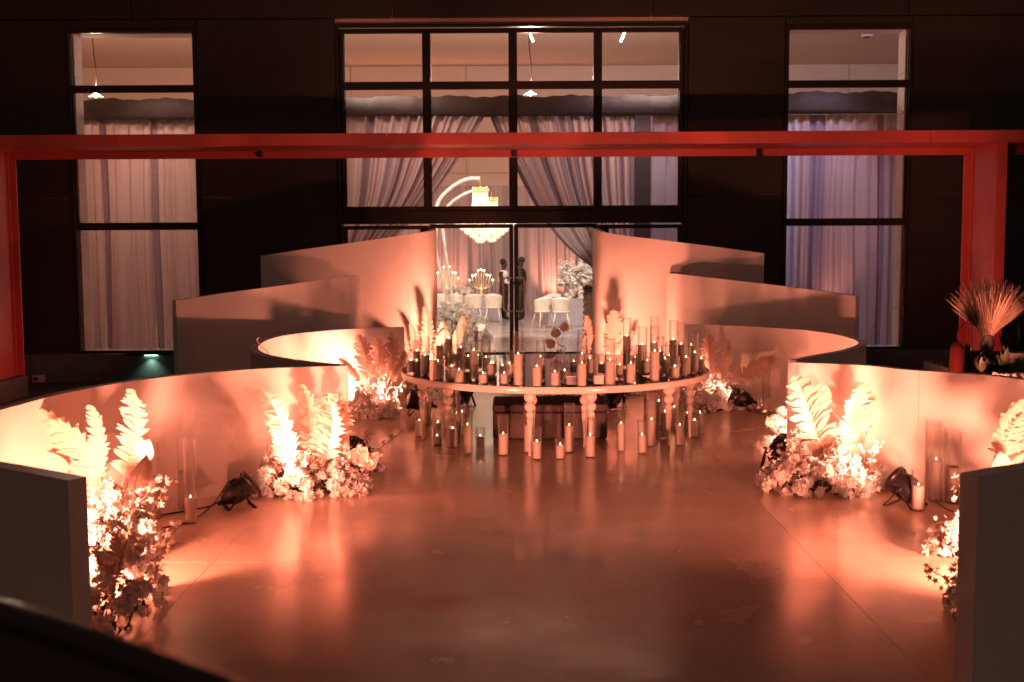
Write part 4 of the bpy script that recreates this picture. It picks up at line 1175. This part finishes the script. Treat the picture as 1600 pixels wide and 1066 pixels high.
# ------------------------------------------------------------------ two people inside
def person(px, bot, h, label, facing, suit, waistcoat):
    p = at(px, bot)
    o = thing('person', label, 'person', (p.x, p.y, 0), facing)
    s = h / 1.78
    bones = {'pel': ((0, 0, .95), .15), 'waist': ((0, 0, 1.10), .13), 'chest': ((0, .01, 1.32), .165), 'nk': ((0, 0, 1.47), .07), 'hd0': ((0, .015, 1.56), .062), 'hd1': ((0, .02, 1.64), .098), 'hd2': ((0, .01, 1.74), .075)}
    E = [('pel', 'waist'), ('waist', 'chest'), ('chest', 'nk'), ('nk', 'hd0'), ('hd0', 'hd1'), ('hd1', 'hd2')]
    for sd, n in ((-1, 'l'), (1, 'r')):
        bones.update({'hp' + n: ((sd * .10, 0, .90), .105), 'kn' + n: ((sd * .11, .02, .50), .072), 'an' + n: ((sd * .12, -.01, .10), .05), 'ft' + n: ((sd * .13, .13, .04), .045),
                      'sh' + n: ((sd * .19, 0, 1.40), .075), 'el' + n: ((sd * .26, -.03, 1.12), .052)})
        fw = (sd * .16, .22, 1.08) if not suit or sd < 0 else (sd * .24, .10, .90)
        hd = (sd * .07, .30, 1.10) if not suit or sd < 0 else (sd * .24, .15, .82)
        bones.update({'wr' + n: (fw, .036), 'hn' + n: (hd, .040)})
        E += [('pel', 'hp' + n), ('hp' + n, 'kn' + n), ('kn' + n, 'an' + n), ('an' + n, 'ft' + n), ('chest', 'sh' + n), ('sh' + n, 'el' + n), ('el' + n, 'wr' + n), ('wr' + n, 'hn' + n)]
    keys = list(bones)
    me = bpy.data.meshes.new('body')
    me.from_pydata([tuple(c_ * s for c_ in bones[k][0]) for k in keys], [(keys.index(a), keys.index(b)) for a, b in E], [])
    ob = mobj('body', me, o)
    sk = ob.modifiers.new('skin', 'SKIN'); sk.use_smooth_shade = True
    for i, k in enumerate(keys):
        r = bones[k][1] * s
        w = 1.4 if k in ('pel', 'waist', 'chest') else (1.15 if k[:2] in ('hp', 'kn', 'sh', 'el') else 1); r *= 1 if w > 1.2 else w; w = w if w > 1.2 else 1
        me.skin_vertices[0].data[i].radius = (r * w, r * .85 if w > 1 else r)
    me.skin_vertices[0].data[0].use_root = True
    ob.modifiers.new('sub', 'SUBSURF').levels = 2; ob.modifiers['sub'].render_levels = 2
    # one body material split by height and reach
    m = bpy.data.materials.new('dressed_body'); m.use_nodes = True; nt = m.node_tree; b = nt.nodes['Principled BSDF']
    b.inputs['Roughness'].default_value = .7
    tc = nt.nodes.new('ShaderNodeTexCoord'); sp = nt.nodes.new('ShaderNodeSeparateXYZ'); nt.links.new(tc.outputs['Object'], sp.inputs[0])
    def gt(sock, v):
        n = nt.nodes.new('ShaderNodeMath'); n.operation = 'GREATER_THAN'; n.inputs[1].default_value = v; nt.links.new(sock, n.inputs[0]); return n.outputs[0]
    def mix(f, a, c_):
        n = nt.nodes.new('ShaderNodeMix'); n.data_type = 'RGBA'; nt.links.new(f, n.inputs[0])
        for k_, v in ((6, a), (7, c_)):
            if isinstance(v, tuple): n.inputs[k_].default_value = (*v, 1)
            else: nt.links.new(v, n.inputs[k_])
        return n.outputs[2]
    skin = (.045, .022, .014); dark = (.004, .0035, .0035); wht = (.72, .70, .68)
    cA = dark
    up = gt(sp.outputs['Z'], 1.0 * s)
    if waistcoat:
        ab = nt.nodes.new('ShaderNodeMath'); ab.operation = 'ABSOLUTE'; nt.links.new(sp.outputs['X'], ab.inputs[0])
        arm = gt(ab.outputs[0], .185 * s)
        torso = mix(arm, dark, wht)
        cA = mix(up, dark, torso)
        collar = gt(sp.outputs['Z'], 1.44 * s)
        cA = mix(collar, cA, wht)
    hd = gt(sp.outputs['Z'], 1.485 * s)
    cA = mix(hd, cA, skin)
    fwd = gt(sp.outputs['Y'], .262 * s)
    cA = mix(fwd, cA, skin)
    nt.links.new(cA, b.inputs['Base Color'])
    me.materials.append(m)
    # hair, nose, ears
    MB().lathe([(.080, 1.67), (.092, 1.70), (.092, 1.74), (.076, 1.785), (.045, 1.812), (.005, 1.822)], 16, (0, -.012, 0)).build('hair', M['suit'], o, scale=s)
    fc = MB(); fc.lathe(sph(.016, 0), 8, (0, .115, 1.655)); fc.lathe(sph(.02, 0), 8, (.1, .015, 1.65)); fc.lathe(sph(.02, 0), 8, (-.1, .015, 1.65))
    fc.build('face_features', M['skin'], o, scale=s)
    return o
person(787, 500, 1.76, 'man in a dark waistcoat and white shirt sleeves standing behind the left door', math.radians(-70), False, True)
person(815, 502, 1.82, 'man in all black clothes standing behind the right door stile', math.radians(75), True, False)

# ------------------------------------------------------------------ right side planter with dried grass
bed = thing('planter_bed', 'raised dark planter bed with gravel at the right edge', 'planter', (6.7, 14.0, GZ))
bevel(MB().box(-1.1, 2.6, -1.0, 1.2, 0, .93).build('bed_wall', M['concrete'], bed), .02, 2)
R = random.Random(5); gm = MB()
for k in range(2600):
    x, y = R.uniform(-1.05, 2.0), R.uniform(-.95, 1.1); s = R.uniform(.015, .035)
    p = Vector((x, y, .935)); a = R.uniform(0, 3)
    vs = [p + Vector((s * math.cos(a + i * PI / 2), s * math.sin(a + i * PI / 2), R.uniform(-.3, .3) * s)) for i in range(4)] + [p + Vector((0, 0, s * R.uniform(.5, .9)))]
    gm.add(vs, [(0, 1, 4), (1, 2, 4), (2, 3, 4), (3, 0, 4)])
gv = gm.build('gravel', M['gravel'], bed); gv['kind'] = 'stuff'
BZ = GZ + .935
def onbed(px, Y): v = atY(px, 500, Y); return v.x
X = onbed(1546, 14.0)
pt = thing('stone_bowl', 'low grey stone bowl on a small foot under the dried grass', 'bowl', (X, 14.0, BZ))
MB().lathe([(.10, 0), (.11, .06), (.13, .08), (.24, .20), (.26, .22), (.24, .22), (.20, .18), (.02, .16)], 24).build('bowl', M['pot'], pt)
vs_ = thing('grass_vase', 'narrow vase in the stone bowl filled with fanned dried grass', 'vase', (X - .02, 14.0, BZ + .18))
MB().lathe([(.04, 0), (.07, .05), (.09, .14), (.06, .22), (.075, .25)], 18, capt=False).build('vase', M['pot'], vs_)
pg = MB(); R = random.Random(8)
for k in range(700):
    a = R.gauss(0, .33); b_ = R.gauss(0, .28); L = R.uniform(.5, .76) * (1 + .12 * math.cos(a * 4))
    a = max(-.68, min(.68, a))
    base = Vector((R.uniform(-.03, .03), R.uniform(-.03, .03), .20))
    d = Vector((math.sin(a), math.sin(b_) * .8, math.cos(a))).normalized()
    bend = Vector((R.uniform(-.1, .1) + .15 * a, R.uniform(-.1, .1), -.05))
    pts = [base + d * L * t + bend * (t * t) * L for t in (0, .35, .7, 1)]
    w = [.0018, .0028, .0075, .0008]
    pg.tube(pts, w, 3)
    if k % 2 == 0:
        for q in range(5):
            t = .65 + .07 * q; p = base + d * L * t + bend * t * t * L
            e = p + d * .07 + Vector((R.uniform(-.03, .03), R.uniform(-.03, .03), 0))
            pg.add([p - Vector((.002, 0, 0)), p + Vector((.002, 0, 0)), e], [(0, 1, 2)])
gg = pg.build('dried_grass', M['pampas'], vs_); gg['kind'] = 'stuff'
def succulent(x, y, s, label, m='leafd', n=20):
    R = random.Random(int(x * 100)); o = thing('succulent', label, 'plant', (x, y, BZ + .01), 0, 'small plants on the planter bed')
    lm = MB()
    lm.add([(-.03, 0, 0), (.03, 0, 0), (.05, .02, .13), (0, .05, .26), (-.05, .02, .13), (0, -.02, .12)], [(0, 1, 5), (1, 2, 5), (2, 3, 5), (3, 4, 5), (4, 0, 5)], True)
    me = lm.mesh('leaf', M[m])
    for k in range(n):
        mobj('leaf', me, o, (0, 0, .02), (R.uniform(.2, 1.1), 0, R.uniform(0, 6.28)), s * R.uniform(.7, 1.2))
succulent(onbed(1518, 13.8), 13.8, 1.1, 'dark leafy plant left of the dried grass vase')
succulent(onbed(1572, 13.7), 13.7, 1.1, 'dark leafy plant right of the dried grass vase')
succulent(onbed(1536, 13.5), 13.5, .7, 'low plant in front of the stone bowl')
succulent(onbed(1588, 14.6), 14.6, 1.6, 'glossy tall leafed plant at the right edge of the photo')
succulent(onbed(1607, 14.3), 14.3, 1.8, 'dark plant outermost on the right of the planter bed')
p2 = thing('stone_trough', 'square tapered grey stone pot at the right edge of the planter bed', 'pot', (onbed(1597, 13.6), 13.6, BZ))
MB().lathe([(.14, 0), (.22, .26), (.20, .26), (.18, .2)], 4).build('pot', M['pot'], p2, rot=(0, 0, PI / 4))
bouquet(Vector((onbed(1585, 13.1), 13.1, 0)), .22, .09, .07, 22, 'small patch of white blossom on the gravel of the planter bed', [], [], 0, 61, z=BZ, bs=.6, group='small blossoms on the planter')
fe = thing('red_cylinder', 'glossy red upright cylinder with a thin loop handle before the right column', 'gas cylinder', (onbed(1497, 13.2), 13.2, GZ + .0))
MB().lathe([(.09, 0), (.09, .05), (.085, 1.26), (.06, 1.33), (.02, 1.36)], 20).build('cylinder', M['redgloss'], fe)
MB().tube(cr([(0, .02, 1.3), (.02, .02, 1.50), (.03, .02, 1.53), (.1, .02, 1.56), (.15, .02, 1.54), (.17, .02, 1.40), (.17, .02, 1.25)], 5), .009, 6).build('handle', M['redgloss'], fe)
# power socket block on the left paving
sp_ = atY(192, 594, 20.75)
so = thing('power_socket', 'pale square socket box on the dark plinth at left', 'socket', (atY(60, 593, 20.8).x, 20.8, GZ + .0))
bevel(MB().box(-.1, .12, -.04, .055, .02, .15).build('box', M['block'], so), .01, 2)
MB().lathe([(.035, 0), (.035, .05)], 12).build('plug', M['black'], so, (-.02, -.04, .09), (PI / 2, 0, 0))

# ------------------------------------------------------------------ out of focus handrail bottom left
rl = thing('handrail', 'blurred glossy black handrail crossing the bottom left corner', 'handrail', (0, 0, 0))
a = atY(-160, 912, 1.5); b = atY(390, 1098, 1.22); c = b + (b - a) * .6
S = cr([a + (a - b) * .5, a, (a + b) / 2 + Vector((0, 0, .006)), b, c], 8)
MB().tube(S, .020, 16).build('top_rail', M['blackgloss'], rl)
S2 = [p + Vector((0, -.06, -.075)) for p in S]
mb = MB(); vs = []
for p, q in zip(S, S2): vs += [p + Vector((0, -.008, -.014)), p.lerp(q, .5) + Vector((0, .01, 0)), q, q + Vector((0, .01, -.35))]
mb.add(vs, [(4 * i + k, 4 * i + 4 + k, 4 * i + 5 + k, 4 * i + 1 + k) for i in range(len(S) - 1) for k in range(3)], True)
mb.build('side_panel', M['blackgloss'], rl)

R = random.Random(77); pm = MB()
for k in range(90):
    x, y = R.uniform(-2.6, 3.4), R.uniform(6.2, 13.5)
    s_ = R.choice((.006, .008, .014)); a = R.uniform(0, 6)
    vs = [(x + s_ * math.cos(a + i * 1.257) * (1 + .5 * (i % 2)), y + s_ * math.sin(a + i * 1.257), .002 + .004 * (i % 2)) for i in range(5)]
    pm.add(vs, [(0, 1, 2, 3, 4)])
pe = tag(pm.build('scattered_petals', M['petal']), 'few tiny fallen petals and crumbs on the polished floor', 'petals', kind='stuff')
